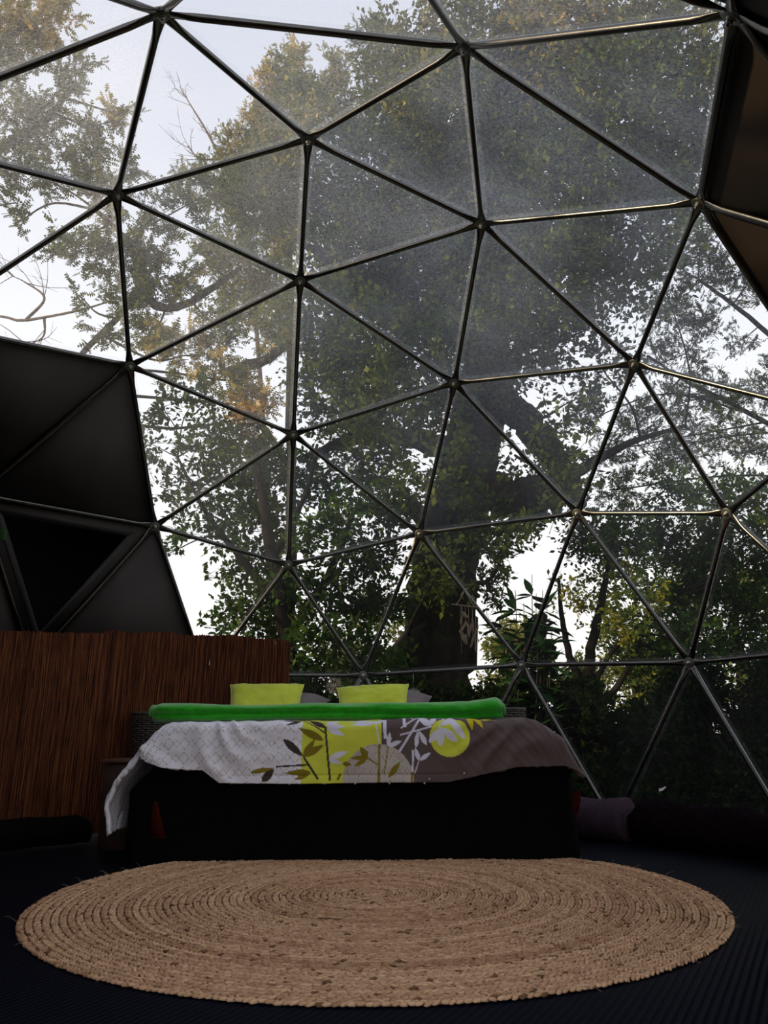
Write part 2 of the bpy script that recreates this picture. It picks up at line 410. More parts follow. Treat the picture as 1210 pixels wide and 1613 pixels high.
# ------------------------------------------------------------------ braided jute rug
RC = np.array([-.045, 3.62]); RR = 1.385; PITCH_R = .0285
def rug():
    root = empty('braided_rug', (RC[0], RC[1], 0))
    tag(root, 'round spiral braided jute rug on the floor before the bed', 'rug')
    # plait lumps laid along a spiral, two interleaved strands
    turns = RR / PITCH_R; th = []; t = 2 * math.pi * 1.0
    r0 = rng
    ths = [];
    t = 3.0
    while t < 2 * math.pi * (turns - .5):
        ths.append(t); r = PITCH_R * t / (2 * math.pi); t += .021 / max(r, .02)
    th = np.array(ths); r = PITCH_R * th / (2 * math.pi); n = len(th)
    L = []; C = []
    ring = 5; prof = [(-1, 0.0), (-.45, .9), (.45, .9), (1, 0.0)]
    aa = np.arange(ring) * 2 * math.pi / ring
    tpl = np.array([(s, math.cos(q) * w, math.sin(q) * w) for s, w in prof[1:-1] for q in aa] + [(-1, 0, 0), (1, 0, 0)])
    nt_ = 2 * ring + 2; tq = grid_faces(2, ring, True); tt = np.array([(nt_ - 2, (k + 1) % ring, k) for k in range(ring)] + [(nt_ - 1, ring + k, ring + (k + 1) % ring) for k in range(ring)])
    allV = []; allQ = []; allT = []; cols = []; base = 0
    for side in (-1, 1):
        ang = th + (.5 * .021 / np.maximum(r, .02) if side > 0 else 0) + rng.normal(0, .0015, n) / np.maximum(r, .03)
        rad = r + side * PITCH_R * .20 + rng.normal(0, .0008, n)
        cen = np.stack([rad * np.cos(ang), rad * np.sin(ang), .0085 + rng.normal(0, .0011, n)], 1)
        tw = ang + math.pi / 2 + side * .42 + rng.normal(0, .10, n)
        ax = np.stack([np.cos(tw), np.sin(tw), rng.normal(0, .10, n)], 1); ay = np.stack([-np.sin(tw), np.cos(tw), np.zeros(n)], 1)
        ln = rng.uniform(.0150, .0180, n); wd = rng.uniform(.0058, .0070, n)
        V = cen[:, None] + ax[:, None] * (tpl[None, :, :1] * ln[:, None, None]) + ay[:, None] * (tpl[None, :, 1:2] * wd[:, None, None])
        V[:, :, 2] += tpl[None, :, 2] * wd[:, None]
        V[:, :, 2] = np.maximum(V[:, :, 2], .001)
        idx = base + np.arange(n)[:, None, None] * nt_
        allV.append(V.reshape(-1, 3)); allQ.append((idx + tq[None]).reshape(-1, 4)); allT.append((idx + tt[None]).reshape(-1, 3)); base += n * nt_
        k = np.clip(rng.normal(.5, .15, n) + .30 * vnoise(ang * .8, np.floor(th / (2 * math.pi)) * 1.7, 9), 0, 1)
        c = np.array(lin(156, 113, 83)[:3]) * (1 - k[:, None]) + np.array(lin(226, 187, 149)[:3]) * k[:, None]
        dark = rng.random(n) < .022; c[dark] *= np.array([.30, .27, .24])
        cols.append(np.repeat(c, nt_, 0))
    me = np_mesh('braid', np.concatenate(allV), [np.concatenate(allQ), np.concatenate(allT)], attr_mat('jute', 'fibre', rough=.95, bump=.5, bscale=700, spec=.1), True, {'fibre': np.concatenate(cols)})
    o = bpy.data.objects.new('braid', me); COL.objects.link(o); o.parent = root; o['kind'] = 'stuff'
    b = MB(); a = np.arange(120) * 2 * math.pi / 120; q = []
    for rr, z in ((RR - .03, .0005), (RR - .022, .003), (RR - .03, .006), (.0, .006)): q.append(np.stack([rr * np.cos(a), rr * np.sin(a), np.full(120, z)], 1))
    b.add(np.vstack(q), grid_faces(4, 120, True))
    o = b.mesh('backing', pmat('rug_backing', (.05, .03, .017), rough=1, var=.3, scale=60)); o2 = bpy.data.objects.new('backing', o); COL.objects.link(o2); o2.parent = root
    h = MB()
    for k in range(46):
        an = rng.uniform(0, 2 * math.pi); p0 = np.array([(RR - .02) * math.cos(an), (RR - .02) * math.sin(an), .012]); d = np.array([math.cos(an), math.sin(an), 0]) * rng.uniform(.012, .045) + rng.normal(0, .014, 3)
        d[2] = abs(d[2]) * .6; h.tube(spline([p0, p0 + d * .6 + [0, 0, .006], p0 + d], 5), [.0009, .0008, .0007, .0006, .0004], 3, False)
    o3 = bpy.data.objects.new('loose_fibres', h.mesh('loose_fibres', pmat('loose_jute', (.3, .2, .12), rough=1, var=.3))); COL.objects.link(o3); o3.parent = root; o3['kind'] = 'stuff'
rug()

# ------------------------------------------------------------------ bed
m_black = pmat('black_cloth', (.0035, .003, .003), rough=.95, var=.3, scale=60, bump=.2, bscale=300, spec=.05)
m_sheet = pmat('white_sheet', (.62, .62, .64), rough=.9, var=.06, scale=14, bump=.15, bscale=60)
m_rust = pmat('rust_cloth', (.042, .0048, .002), rough=.95, var=.3, scale=40, bump=.2, bscale=200, spec=.05)
m_darkwood = pmat('dark_wood', (.030, .014, .008), rough=.6, var=.4, scale=12, stretch=(1, 8, 1), bump=.1)
BX0, BX1, BY0, BY1 = -1.10, .64, 4.52, 6.02
bed = empty('double_bed', ((BX0 + BX1) / 2, BY0, 0))
tag(bed, 'low double bed with black skirt standing behind the round rug', 'bed')
MB().box(((BX0 + BX1) / 2, (BY0 + BY1) / 2, .25), (BX1 - BX0, BY1 - BY0, .30), bev=.02).build('base', m_black, bed, False)
for x in (BX0 + .08, BX1 - .08):
    for y in (BY0 + .08, BY1 - .08): MB().tube([(x, y, 0), (x, y, .10)], [.028, .034], 12).build('leg', m_darkwood, bed)
MB().box(((BX0 + BX1) / 2, (BY0 + BY1) / 2, .525), (BX1 - BX0, BY1 - BY0, .25), bev=.05).build('mattress', m_sheet, bed)
# side profiles of the hanging bedclothes, measured from the middle of the bed outward: (x, z)
LP = np.array([(-1.00, .716), (-1.12, .716), (-1.19, .706), (-1.265, .655), (-1.32, .59), (-1.41, .455), (-1.475, .35), (-1.487, .24), (-1.45, .035)])
RP = np.array([(.60, .722), (.72, .724), (.83, .712), (.92, .655), (1.00, .555), (1.055, .45), (1.085, .36), (1.075, .22), (1.045, .03)])
def prof_fn(Pp):
    S = spline(Pp, 200); s = np.concatenate([[0], np.cumsum(np.linalg.norm(np.diff(S, axis=0), axis=1))]); return S, s
LS, Ls_ = prof_fn(LP); RS, Rs_ = prof_fn(RP)
def cross(u):
    """Cloth coordinate across the bed to (x, z) on the hanging profile."""
    x = np.array(u, float); z = np.full_like(x, .718)
    l = u < LP[0, 0]; o = LP[0, 0] - u[l]; x[l] = np.interp(o, Ls_, LS[:, 0]); z[l] = np.interp(o, Ls_, LS[:, 1])
    r = u > RP[0, 0]; o = u[r] - RP[0, 0]; x[r] = np.interp(o, Rs_, RS[:, 0]); z[r] = np.interp(o, Rs_, RS[:, 1])
    mid = ~(l | r); z[mid] = np.interp(u[mid], [LP[0, 0], RP[0, 0]], [.716, .722])
    return x, z
def skirt():
    # black valance: a curtain round the foot and both sides of the bed
    path = spline([(-1.20, 5.5), (-1.34, 5.1), (-1.395, 4.70), (-1.36, 4.515), (-1.20, 4.492), (-.6, 4.492), (0, 4.492), (.6, 4.492), (.90, 4.50), (1.005, 4.56), (1.02, 4.75), (.96, 5.2), (.86, 5.5)], 260)
    zs = np.linspace(0, 1, 16); V = []
    nrm = np.gradient(path, axis=0); nrm = np.stack([nrm[:, 1], -nrm[:, 0]], 1); nrm /= np.linalg.norm(nrm, axis=1)[:, None]
    s = np.arange(260) * .018
    for side in (0, 1):
        for t in zs:
            top = np.interp(path[:, 0], [-1.4, -1.2, -1.0, .6, .9, 1.03], [.33, .52, .60, .60, .55, .42])
            w = .012 * np.sin(s * 9 + 1.5 * vnoise(s, s * 0, 3)) * (1 - t) - side * .006 + .012 * (1 - t)
            V.append(np.stack([path[:, 0] + nrm[:, 0] * w, path[:, 1] + nrm[:, 1] * w, .004 + (top - .004) * t], 1))
    g = MB(); g.add(np.vstack(V), np.vstack([grid_faces(16, 260), grid_faces(16, 260)[:, ::-1] + 16 * 260]))
    g.build('skirt', m_black, bed)
    def flap(P, name):
        P = np.array(P); n = len(P); g = MB(); Bk = P + np.array([0, .008, 0])
        T = [(0, i, i + 1) for i in range(1, n - 1)]; g.add(np.vstack([P, Bk]), [(i, n + i, n + (i + 1) % n, (i + 1) % n) for i in range(n)], T + [(n + a, n + c, n + b) for a, b, c in T])
        o = g.build(name, m_rust, bed, False); o['label'] = 'rust red cloth corner showing below the duvet'
    yf = 4.452
    flap([at(242, 1262, yf), at(247, 1262, yf), at(254, 1290, yf), at(261, 1321, yf), at(238, 1322, yf), at(238, 1290, yf)], 'skirt_corner')
    yf = 4.478
    flap([at(903, 1250, yf), at(914, 1244, yf), at(915, 1262, yf + .03), at(910, 1283, yf), at(903, 1280, yf)], 'skirt_corner')
skirt()

# duvet: one continuous sheet over the top, the foot and both sides, with its print as colour
def in_lens(X, Y, x0, y0, x1, y1, w):
    dx, dy = x1 - x0, y1 - y0; L = math.hypot(dx, dy); s = ((X - x0) * dx + (Y - y0) * dy) / (L * L); d = ((X - x0) * -dy + (Y - y0) * dx) / L
    k = np.where((s > 0) & (s < 1), np.sin(math.pi * np.clip(s, 0, 1) ** .8), 0)
    return np.abs(d) < w / 2 * k
def in_seg(X, Y, x0, y0, x1, y1, w):
    dx, dy = x1 - x0, y1 - y0; L = math.hypot(dx, dy); s = ((X - x0) * dx + (Y - y0) * dy) / (L * L); d = ((X - x0) * -dy + (Y - y0) * dx) / L
    return (s > 0) & (s < 1) & (np.abs(d) < w / 2)
C_W = np.array(lin(232, 229, 238)[:3]); C_LIME = np.array(lin(206, 212, 68)[:3]); C_BR = np.array(lin(92, 77, 76)[:3]); C_DK = np.array(lin(62, 52, 50)[:3])
C_OL = np.array(lin(128, 112, 22)[:3]); C_LV = np.array(lin(218, 216, 232)[:3]); C_YL = np.array(lin(200, 185, 20)[:3]); C_GR = np.array(lin(186, 176, 170)[:3])
def duvet_print(PX, PY):
    X = (PX - 440) * 4.3214; Y = (PY - 1030) * 4.3214          # print drawn on a finer raster
    col = np.tile(C_W, (len(X), 1))
    def dots(scale):
        zx = X / scale; zig = np.abs((zx % 2) - 1) * 62; zig2 = -zig
        on = (np.minimum((Y + zig) % 96, (Y + zig2 + 48) % 96) < 7.5) & ((X % 12) < 8)
        return on
    dd = dots(54)
    col[dd] = C_OL * .55 + C_W * .35
    lime = (X > 155) & (X < 698); col[lime] = C_LIME
    br = X >= 698; col[br] = C_BR
    lp = in_lens(X, Y, -60, 0, 0, 0, 1)
    moon = np.hypot((X - 672), (Y - 905)) < 240; col[moon] = C_GR; col[moon & dots(30)] = C_OL * .6 + C_GR * .3
    sun = np.hypot(X - 1162, (Y - 622) * 1.03) < 137; col[sun] = C_LIME
    lv = [(325, 550, 372, 445, 46), (330, 548, 418, 462, 36), (330, 552, 452, 540, 36), (325, 556, 442, 606, 42), (650, 515, 445, 455, 56), (650, 517, 478, 530, 42), (655, 512, 585, 440, 54), (655, 520, 725, 440, 44),
          (740, 682, 755, 585, 32), (740, 682, 838, 645, 32), (930, 692, 945, 578, 32), (1005, 677, 950, 578, 34), (950, 775, 922, 688, 30), (955, 775, 1032, 724, 30), (1035, 548, 945, 480, 52), (1030, 547, 1078, 455, 40),
          (1020, 660, 1110, 555, 46), (1095, 685, 1106, 556, 52), (1210, 655, 1108, 558, 54), (1195, 486, 1108, 548, 52), (1208, 545, 1148, 452, 46), (1265, 640, 1150, 470, 50), (960, 470, 1060, 440, 40), (1080, 470, 1180, 440, 44), (340, 760, 470, 710, 40), (340, 770, 430, 790, 30)]
    for l in lv: col[in_lens(X, Y, *l)] = C_LV
    for l in [(655, 520, 682, 660, 8), (716, 445, 722, 630, 24), (850, 440, 856, 555, 22), (950, 775, 918, 862, 7), (910, 705, 905, 852, 14), (818, 715, 965, 495, 15), (822, 607, 1045, 553, 11), (828, 562, 965, 468, 11), (960, 482, 1145, 448, 13), (905, 440, 905, 490, 10), (1140, 450, 1090, 560, 8), (1145, 450, 1330, 446, 10), (955, 480, 900, 440, 12)]: col[in_seg(X, Y, *l)] = C_LV
    for l in [(300, 637, 120, 552, 50), (165, 742, 242, 628, 44), (165, 742, 304, 668, 50), (218, 845, 42, 850, 40), (215, 850, 105, 895, 34), (602, 757, 548, 682, 46), (602, 752, 478, 757, 28), (600, 756, 508, 812, 34), (742, 885, 828, 776, 40), (430, 790, 494, 800, 30), (395, 900, 424, 848, 18), (690, 1000, 760, 900, 30)]: col[in_lens(X, Y, *l)] = C_OL
    for l in [(600, 755, 672, 802, 9), (681, 668, 675, 990, 17), (741, 680, 714, 862, 9), (900, 850, 898, 960, 12)]: col[in_seg(X, Y, *l)] = C_OL
    for l in [(25, 628, 167, 746, 50), (310, 552, 188, 476, 44), (150, 481, -10, 487, 22), (150, 483, 36, 534, 28), (-110, 905, -32, 820, 55)]: col[in_lens(X, Y, *l)] = C_DK
    for l in [(-20, 808, 195, 798, 12), (168, 748, 268, 892, 14), (310, 548, 348, 900, 14), (150, 480, 312, 592, 9)]: col[in_seg(X, Y, *l)] = C_DK
    col[in_lens(X, Y, -190, 845, -30, 815, 34)] = C_OL
    col[in_lens(X, Y, 92, 452, 156, 482, 32)] = C_YL
    for l in [(1300, 445, 1318, 585, 44), (1322, 440, 1395, 570, 44), (1320, 448, 1500, 482, 44), (1320, 440, 1510, 445, 26)]: col[in_lens(X, Y, *l)] = C_YL
    return col
def duvet():
    u = np.concatenate([np.linspace(-1.86, -1.2, 110), np.linspace(-1.197, .95, 560), np.linspace(.955, 1.20, 50)])
    nu = len(u); x0, z0 = cross(u)
    YB, YF = 5.30, 4.50
    hem = np.interp(x0, [-1.33, -1.30, -1.18, -.97, -.88, -.5, .0, .33, .5, .7, .95, 1.02, 1.09], [.47, .485, .445, .432, .368, .362, .366, .366, .40, .44, .445, .43, .36])
    Lf = np.maximum(z0 - hem, .045); Lf = np.where(u < -1.36, np.interp(u, [-1.62, -1.42, -1.36], [.035, .05, .10]), Lf)
    Lf = np.where(u > 1.02, np.interp(u, [1.02, 1.2], [Lf[np.argmin(abs(u - 1.02))], .05]), Lf)
    top_t = np.concatenate([np.linspace(0, .75, 34), np.linspace(.76, 1, 34)]); fr_t = np.linspace(.012, 1, 96)
    rows = []; cloth = []
    r = .055
    for t in top_t:
        y = YB + (YF - YB) * t
        xx = x0 + 0 * y; shrink = np.where(np.abs(x0 + .22) > .9, (1 - t) * .10, 0) * -np.sign(x0 + .22)
        rows.append(np.stack([x0 + shrink * 0, np.full(nu, y), z0], 1)); cloth.append(np.full(nu, (t - 1) * (YB - YF)))
    for t in fr_t:
        s = Lf * (t); ang = np.minimum(s / r, math.pi / 2)
        dy = r * np.sin(ang) + np.maximum(s - r * math.pi / 2, 0) * .06; dz = r * (1 - np.cos(ang)) + np.maximum(s - r * math.pi / 2, 0)
        side = np.where(u < -1.30, np.clip((-1.30 - u) / .2, 0, 1), 0) * 1.0
        x = x0 + side * s * .45 * (1 - t * .2)                 # the left corner turns in towards the bed
        rows.append(np.stack([x, YF - dy, z0 - dz * (1 - side * .4)], 1)); cloth.append(s)
    P = np.array(rows); D = np.array(cloth); nr = len(rows)
    U = np.tile(u, (nr, 1))
    # folds and puffiness
    gu = np.gradient(P, axis=1); gv = np.gradient(P, axis=0); Nn = np.cross(gu, gv); Nn /= np.linalg.norm(Nn, axis=2)[:, :, None] + 1e-9
    lw = np.clip((-.55 - U) / .35, 0, 1) + np.clip((U - .25) / .3, 0, 1)
    q = U * np.where(U < -.2, 1, -1)
    diag = q * 8.0 - D * 7.5 + .8 * vnoise(U * 3, D * 4 + 9, 4)
    ridge = 1 - np.abs(np.sin(diag * 2.0 + 1.4 * vnoise(U * 4 + 3, D * 3 + 4, 6)))
    fd = np.clip(D / .10 + .35, 0, 1) * np.clip((D + .3) / .3, 0, 1)
    amp = .55 + .45 * vnoise(U * 6 + 2, D * 5 + 7, 15)
    ridge = .5 + .5 * np.cos(diag * 4.0 + 2.4 * vnoise(U * 4 + 3, D * 3 + 4, 6))
    disp = .031 * lw * fd * amp * (ridge ** 1.6 - .35) + .010 * vnoise(U * 5, D * 6 + 20, 7) + .004 * vnoise(U * 16, D * 22 + 20, 8) + .0045 * lw * vnoise(q * 34 + D * 30, D * 7 + 30, 12)
    horiz = .004 * np.exp(-((D - .315) / .006) ** 2) * (1 - lw.clip(0, 1))
    P = P - Nn * (disp - horiz)[:, :, None] * np.sign(Nn[10, nu // 2, 2]) * -1
    P[:, :, 2] = np.maximum(P[:, :, 2], .012)
    PX = 605 + U.ravel() * 295.0 + 2; PY = 1137 + D.ravel() * 297.0
    col = duvet_print(PX, PY)
    V = P.reshape(-1, 3)
    me = np_mesh('cover', V, grid_faces(nr, nu), attr_mat('printed_cotton', 'print', rough=.9, bump=.12, bscale=350, sheen=.1), True, {'print': col})
    root = empty('duvet', (-.22, 4.5, .72)); tag(root, 'white, lime and brown duvet printed with bamboo leaves on the bed', 'duvet')
    o = link('cover', me, root)
    md = o.modifiers.new('thickness', 'SOLIDIFY'); md.thickness = .022; md.offset = -1 if Nn[10, nu // 2, 2] > 0 else 1
    # press studs along the foot hem
    bme = MB(); disc(bme, .0048, -.002, .003, 10); bme = bme.mesh('press_stud', pmat('stud_plastic', (.55, .5, .48), rough=.4, var=.1))
    for px, off_ in ((458, .004), (512, .004), (560, .006), (613, .007), (675, -.014), (730, -.024), (667, .008)):
        ui = np.argmin(abs(u - (px - 607) / 295.0)); p = P[-1, ui]
        k = link('press_stud', bme, root); k.location = Vector((p[0], p[1] - .007, p[2] - off_ + .004)) - Vector((-.22, 4.5, .72)); k.rotation_quaternion = Vector((0, -1, .1)).to_track_quat('Z', 'Y')
duvet()

# rolled green fleece across the foot of the bed
def fleece():
    m = pmat('green_fleece', lin(38, 158, 20), rough=1, var=.18, scale=26, bump=.5, bscale=160, sheen=.6, spec=.05)
    root = empty('fleece_blanket', at(517, 1120, 4.66)); tag(root, 'bright green fleece blanket folded into a long roll across the duvet', 'blanket')
    n, k = 150, 36; X = np.linspace(at(246, 1120, 4.66)[0], at(789, 1120, 4.66)[0], n); V = []
    ps = (X - X[0]) / (X[-1] - X[0]); a = np.arange(k) * 2 * math.pi / k
    for i, x in enumerate(X):
        h = np.interp(ps[i], [0, .02, .1, .3, .5, .75, .9, .985, 1], [.070, .084, .083, .072, .078, .080, .084, .104, .088])
        w = np.interp(ps[i], [0, .02, .98, 1], [.085, .11, .11, .085])
        e = 2.6
        cx = np.sign(np.cos(a)) * np.abs(np.cos(a)) ** (2 / e); cz = np.sign(np.sin(a)) * np.abs(np.sin(a)) ** (2 / e)
        lump = 1 + .10 * vnoise(np.full(k, x * 5), a * 1.0, 21) + .045 * vnoise(np.full(k, x * 14), a * 2.2, 22)
        groove = 1 - .26 * np.exp(-((a - math.pi - .12 - .16 * math.sin(x * 3)) / .20) ** 2)
        V.append(np.stack([np.full(k, x), 4.66 + cx * w * lump * groove, .712 + (h + .022) / 2 + cz * (h + .022) / 2 * lump], 1))
    V = np.array(V); c0, c1 = V[0].mean(0), V[-1].mean(0)
    m_end = []
    g = MB(); g.add(np.vstack([V.reshape(-1, 3), c0 - [.012, 0, 0], c1 + [.012, 0, 0]]), grid_faces(n, k, True), [(n * k, (j + 1) % k, j) for j in range(k)] + [(n * k + 1, (n - 1) * k + j, (n - 1) * k + (j + 1) % k) for j in range(k)])
    g.build('roll', m, root)
    for cxx, sx in ((X[0], -1), (X[-1], 1)):               # visible fold layers at both ends
        t = np.linspace(.6, 5.2 * math.pi, 90); rr = .008 + .0048 * t
        s = np.stack([np.full(90, cxx + sx * .010), 4.66 + rr * 1.05 * np.cos(t), .712 + .055 + rr * .48 * np.sin(t)], 1)
        MB().tube(s, .0065, 6).build('fold', m, root)
fleece()

# cushions and pillows
def cushion(name, label, cat, cen, w, h, th, lean, rz, mat, group, roll=0.0, seed=0):
    n = 34; s = np.linspace(-1, 1, n); A, B = np.meshgrid(s, s); prof = np.clip((1 - A ** 4) * (1 - B ** 4), 0, 1) ** .5
    pin = 1 - .10 * (1 - np.abs(A) ** 2) * np.abs(B) ** 3 - 0.0; pin2 = 1 - .10 * (1 - np.abs(B) ** 2) * np.abs(A) ** 3
    wr = .10 * vnoise(A * 3 + seed, B * 3, 31 + seed) + .05 * vnoise(A * 8 + seed, B * 8, 33 + seed)
    F = np.stack([A * w / 2 * pin2, th / 2 * prof * (1 + wr) * -1 - .004 * vnoise(A * 5, B * 5, seed), B * h / 2 * pin], -1).reshape(-1, 3)
    Bk = np.stack([A * w / 2 * pin2, th / 2 * prof * (1 + wr) + .002, B * h / 2 * pin], -1).reshape(-1, 3)
    V = np.vstack([F, Bk]); Q = np.vstack([grid_faces(n, n), grid_faces(n, n)[:, ::-1] + n * n])
    Rm = Matrix.Rotation(rz, 3, 'Z') @ Matrix.Rotation(-lean, 3, 'X') @ Matrix.Rotation(roll, 3, 'Y'); Rn = np.array(Rm)
    V = V @ Rn.T
    V[:, 2] += -V[:, 2].min()
    root = empty(name, cen); tag(root, label, cat, group)
    o = bpy.data.objects.new('cover', np_mesh('cover', V, Q, mat)); COL.objects.link(o); o.parent = root
    per = np.concatenate([F.reshape(n, n, 3)[0], F.reshape(n, n, 3)[1:, -1], F.reshape(n, n, 3)[-1, ::-1][1:], F.reshape(n, n, 3)[::-1, 0][1:]]) @ Rn.T
    per[:, 2] += -(np.vstack([F, Bk]) @ Rn.T)[:, 2].min()
    g = MB(); g.tube(per, .0045, 5, False); p = bpy.data.objects.new('seam', g.mesh('seam', mat)); COL.objects.link(p); p.parent = root
m_lime = pmat('lime_cotton', lin(186, 196, 52), rough=.95, var=.10, scale=9, bump=.3, bscale=40, sheen=.3)
m_grey = pmat('grey_cotton', lin(108, 100, 100), rough=.95, var=.10, scale=9, bump=.2, bscale=50)
zt = .655
cushion('cushion', 'lime green square cushion nearer the reed screen', 'cushion', (at(418, 1100, 5.45)[0], 5.45, zt), .50, .385, .15, .66, .06, m_lime, 'lime cushions on the bed', seed=1)
cushion('cushion', 'lime green square cushion under the hanging pendant', 'cushion', (at(588, 1100, 5.45)[0], 5.45, zt), .49, .355, .15, .66, -.05, m_lime, 'lime cushions on the bed', roll=-.06, seed=2)
cushion('pillow', 'grey pillow behind the lime cushion nearer the reed screen', 'pillow', (at(440, 1100, 5.78)[0], 5.80, zt), .62, .40, .16, 1.05, -.1, m_grey, 'grey pillows on the bed', roll=.22, seed=3)
cushion('pillow', 'grey pillow behind the lime cushion under the pendant', 'pillow', (at(606, 1100, 5.78)[0], 5.80, zt), .62, .43, .16, 1.0, .08, m_grey, 'grey pillows on the bed', roll=.24, seed=4)

# ------------------------------------------------------------------ wicker baskets, wooden box
m_wick = pmat('dark_wicker', (.060, .050, .042), rough=.7, var=.45, scale=60)
def wicker(label, cx, cy, r, h):
    root = empty('wicker_basket', (cx, cy, 0)); tag(root, label, 'basket', 'wicker baskets beside the bed')
    ns = 28; g = MB(); zrow = np.arange(.012, h - .01, .0145)
    a = np.linspace(0, 2 * math.pi, ns * 4 + 1)
    for k, z in enumerate(zrow):
        rr = r * (1 - .10 * (1 - z / h)) + .004 * np.sin(a * ns / 2 + (k % 2) * math.pi)
        g.tube(np.stack([rr * np.cos(a), rr * np.sin(a), np.full(len(a), z) + rng.normal(0, .0006)], 1), .0062, 5, False)
    o = bpy.data.objects.new('weave', g.mesh('weave', m_wick)); COL.objects.link(o); o.parent = root; o['kind'] = 'stuff'
    g = MB()
    for k in range(ns):
        q = k * 2 * math.pi / ns; g.tube([(r * .9 * math.cos(q), r * .9 * math.sin(q), 0), (r * math.cos(q), r * math.sin(q), h)], .004, 5)
    o = bpy.data.objects.new('uprights', g.mesh('uprights', m_wick)); COL.objects.link(o); o.parent = root; o['kind'] = 'stuff'
    g = MB()
    for ph in (0, 2.1, 4.2): g.tube(np.stack([(r + .007 * np.cos(a * 20 + ph)) * np.cos(a), (r + .007 * np.cos(a * 20 + ph)) * np.sin(a), h + .006 * np.sin(a * 20 + ph)], 1), .006, 5, False)
    o = bpy.data.objects.new('rim', g.mesh('rim', m_wick)); COL.objects.link(o); o.parent = root
    g = MB(); disc(g, r * .97, h - .03, h - .018, 32); o = bpy.data.objects.new('lid', g.mesh('lid', m_wick, False)); COL.objects.link(o); o.parent = root
xl = at(207, 1140, 5.62)[0]; xr = at(829, 1122, 5.62)[0]
wicker('round dark wicker basket between the bed and the reed screens', xl + .165, 5.62, .155, at(225, 1124, 5.62)[2])
wicker('round dark wicker basket on the window side of the bed', xr - .15, 5.66, .145, at(808, 1117, 5.62)[2])
bx = empty('wooden_box', (-1.66, 5.02, 0)); tag(bx, 'low dark wooden box between the duvet and reed screens', 'box')
ztop = at(175, 1196, 4.92)[2]; bxl = at(161, 1196, 4.92)[0]
cxb = bxl + .14
MB().box((cxb, 5.05, ztop / 2 - .012), (.26, .25, ztop - .026), bev=.006).build('body', m_darkwood, bx, False)
MB().box((cxb, 5.05, ztop - .012), (.285, .275, .024), bev=.006).build('lid', pmat('worn_wood', (.07, .028, .014), rough=.6, var=.4, scale=10), bx, False)
MB().box((cxb, 4.922, ztop * .72), (.06, .012, .02), bev=.004).build('handle', m_bolt, bx, False)

# ------------------------------------------------------------------ reed screens
def reed_screen(label, P2, topfn, botz, seed):
    r0 = np.random.default_rng(seed); path = spline(P2, 400); s = np.concatenate([[0], np.cumsum(np.linalg.norm(np.diff(path, axis=0), axis=1))])
    n = int(s[-1] / .0021); ss = (np.arange(n) + .5) / n * s[-1]; layer = np.arange(n) % 3; X = np.interp(ss, s, path[:, 0]); Y = np.interp(ss, s, path[:, 1])
    mid = path.mean(0); root = empty('reed_screen', (mid[0], mid[1], 0)); tag(root, label, 'screen', 'reed screens along the dome wall')
    zt = topfn(X) + r0.normal(0, .004, n) + .008 * vnoise(ss * 9, ss * 0, seed); lean = .035
    nz = 14; a = np.arange(4) * 2 * math.pi / 4; V = np.zeros((n, nz, 4, 3)); rad = r0.uniform(.0034, .0048, n)
    px_, py_ = r0.normal(0, .0022, n), r0.normal(0, .0016, n) + layer * .005; sl = r0.normal(0, .006, n) - lean
    for k in range(nz):
        t = k / (nz - 1); z = botz + (zt - botz) * t
        bx_ = X + px_ + sl * (t - 1) * -1 * 1.0 + r0.normal(0, .0012, n); by_ = Y + py_ + .010 * vnoise(ss * 4, np.full(n, t * 3), seed + 2) + r0.normal(0, .0012, n)
        V[:, k, :, 0] = bx_[:, None] + rad[:, None] * np.cos(a); V[:, k, :, 1] = by_[:, None] + rad[:, None] * np.sin(a); V[:, k, :, 2] = z[:, None]
    Q = (np.arange(n)[:, None, None] * nz * 4 + grid_faces(nz, 4, True)[None]).reshape(-1, 4)
    k = np.clip(r0.beta(1.6, 2.6, n) + .2 * vnoise(ss * 5, ss * 0 + 3, seed), 0, 1)[:, None]
    c = np.array(lin(62, 24, 8)[:3]) * (1 - k) + np.array(lin(122, 66, 32)[:3]) * k
    kk = np.clip(k + .28 * r0.normal(0, 1, (n, nz)), 0, 1)[:, :, None]
    c = np.array(lin(60, 24, 8)[:3]) * (1 - kk) + np.array(lin(124, 70, 36)[:3]) * kk
    c = np.repeat(c.reshape(-1, 3), 4, 0)
    me = np_mesh('reeds', V.reshape(-1, 3), Q, attr_mat('reed%d' % seed, 'reed', rough=.75, spec=.25), True, {'reed': c})
    o = link('reeds', me, root); o['kind'] = 'stuff'
    m_th = MATS.get('binding') or pmat('binding', (.035, .018, .01), rough=.9)
    for z in np.arange(botz + .07, zt.min() - .03, .125):
        g = MB(); q = slice(None, None, 2)
        g.tube(np.stack([X + lean * ((z - botz) / (zt - botz) - 1) * -1 * -1, Y - .0058, np.full(n, z) + .004 * vnoise(ss * 8, ss * 0 + z, 3)], 1)[q], .0009, 4, False); g.build('binding_thread', m_th, root)
tp = lambda pts, Yf: (lambda X: np.interp(X, [p[0] for p in pts], [p[1] for p in pts]))
def topcurve(pix):
    pts = [at(x, y, Y) for x, y, Y in pix]; return lambda X: np.interp(X, [p[0] for p in pts], [p[2] for p in pts])
pL = [(-2.62, 4.25), (-2.50, 4.70), (at(0, 1000, 5.0)[0], 5.0), (at(80, 1000, 5.22)[0], 5.22), (at(168, 1000, 5.47)[0], 5.47)]
reed_screen('brown reed screen standing away from the bed, against the opaque wall', pL, topcurve([(-150, 996, 4.4), (0, 994, 5.0), (60, 994, 5.15), (110, 999, 5.3), (150, 998, 5.42), (172, 997, 5.48)]), .02, 51)
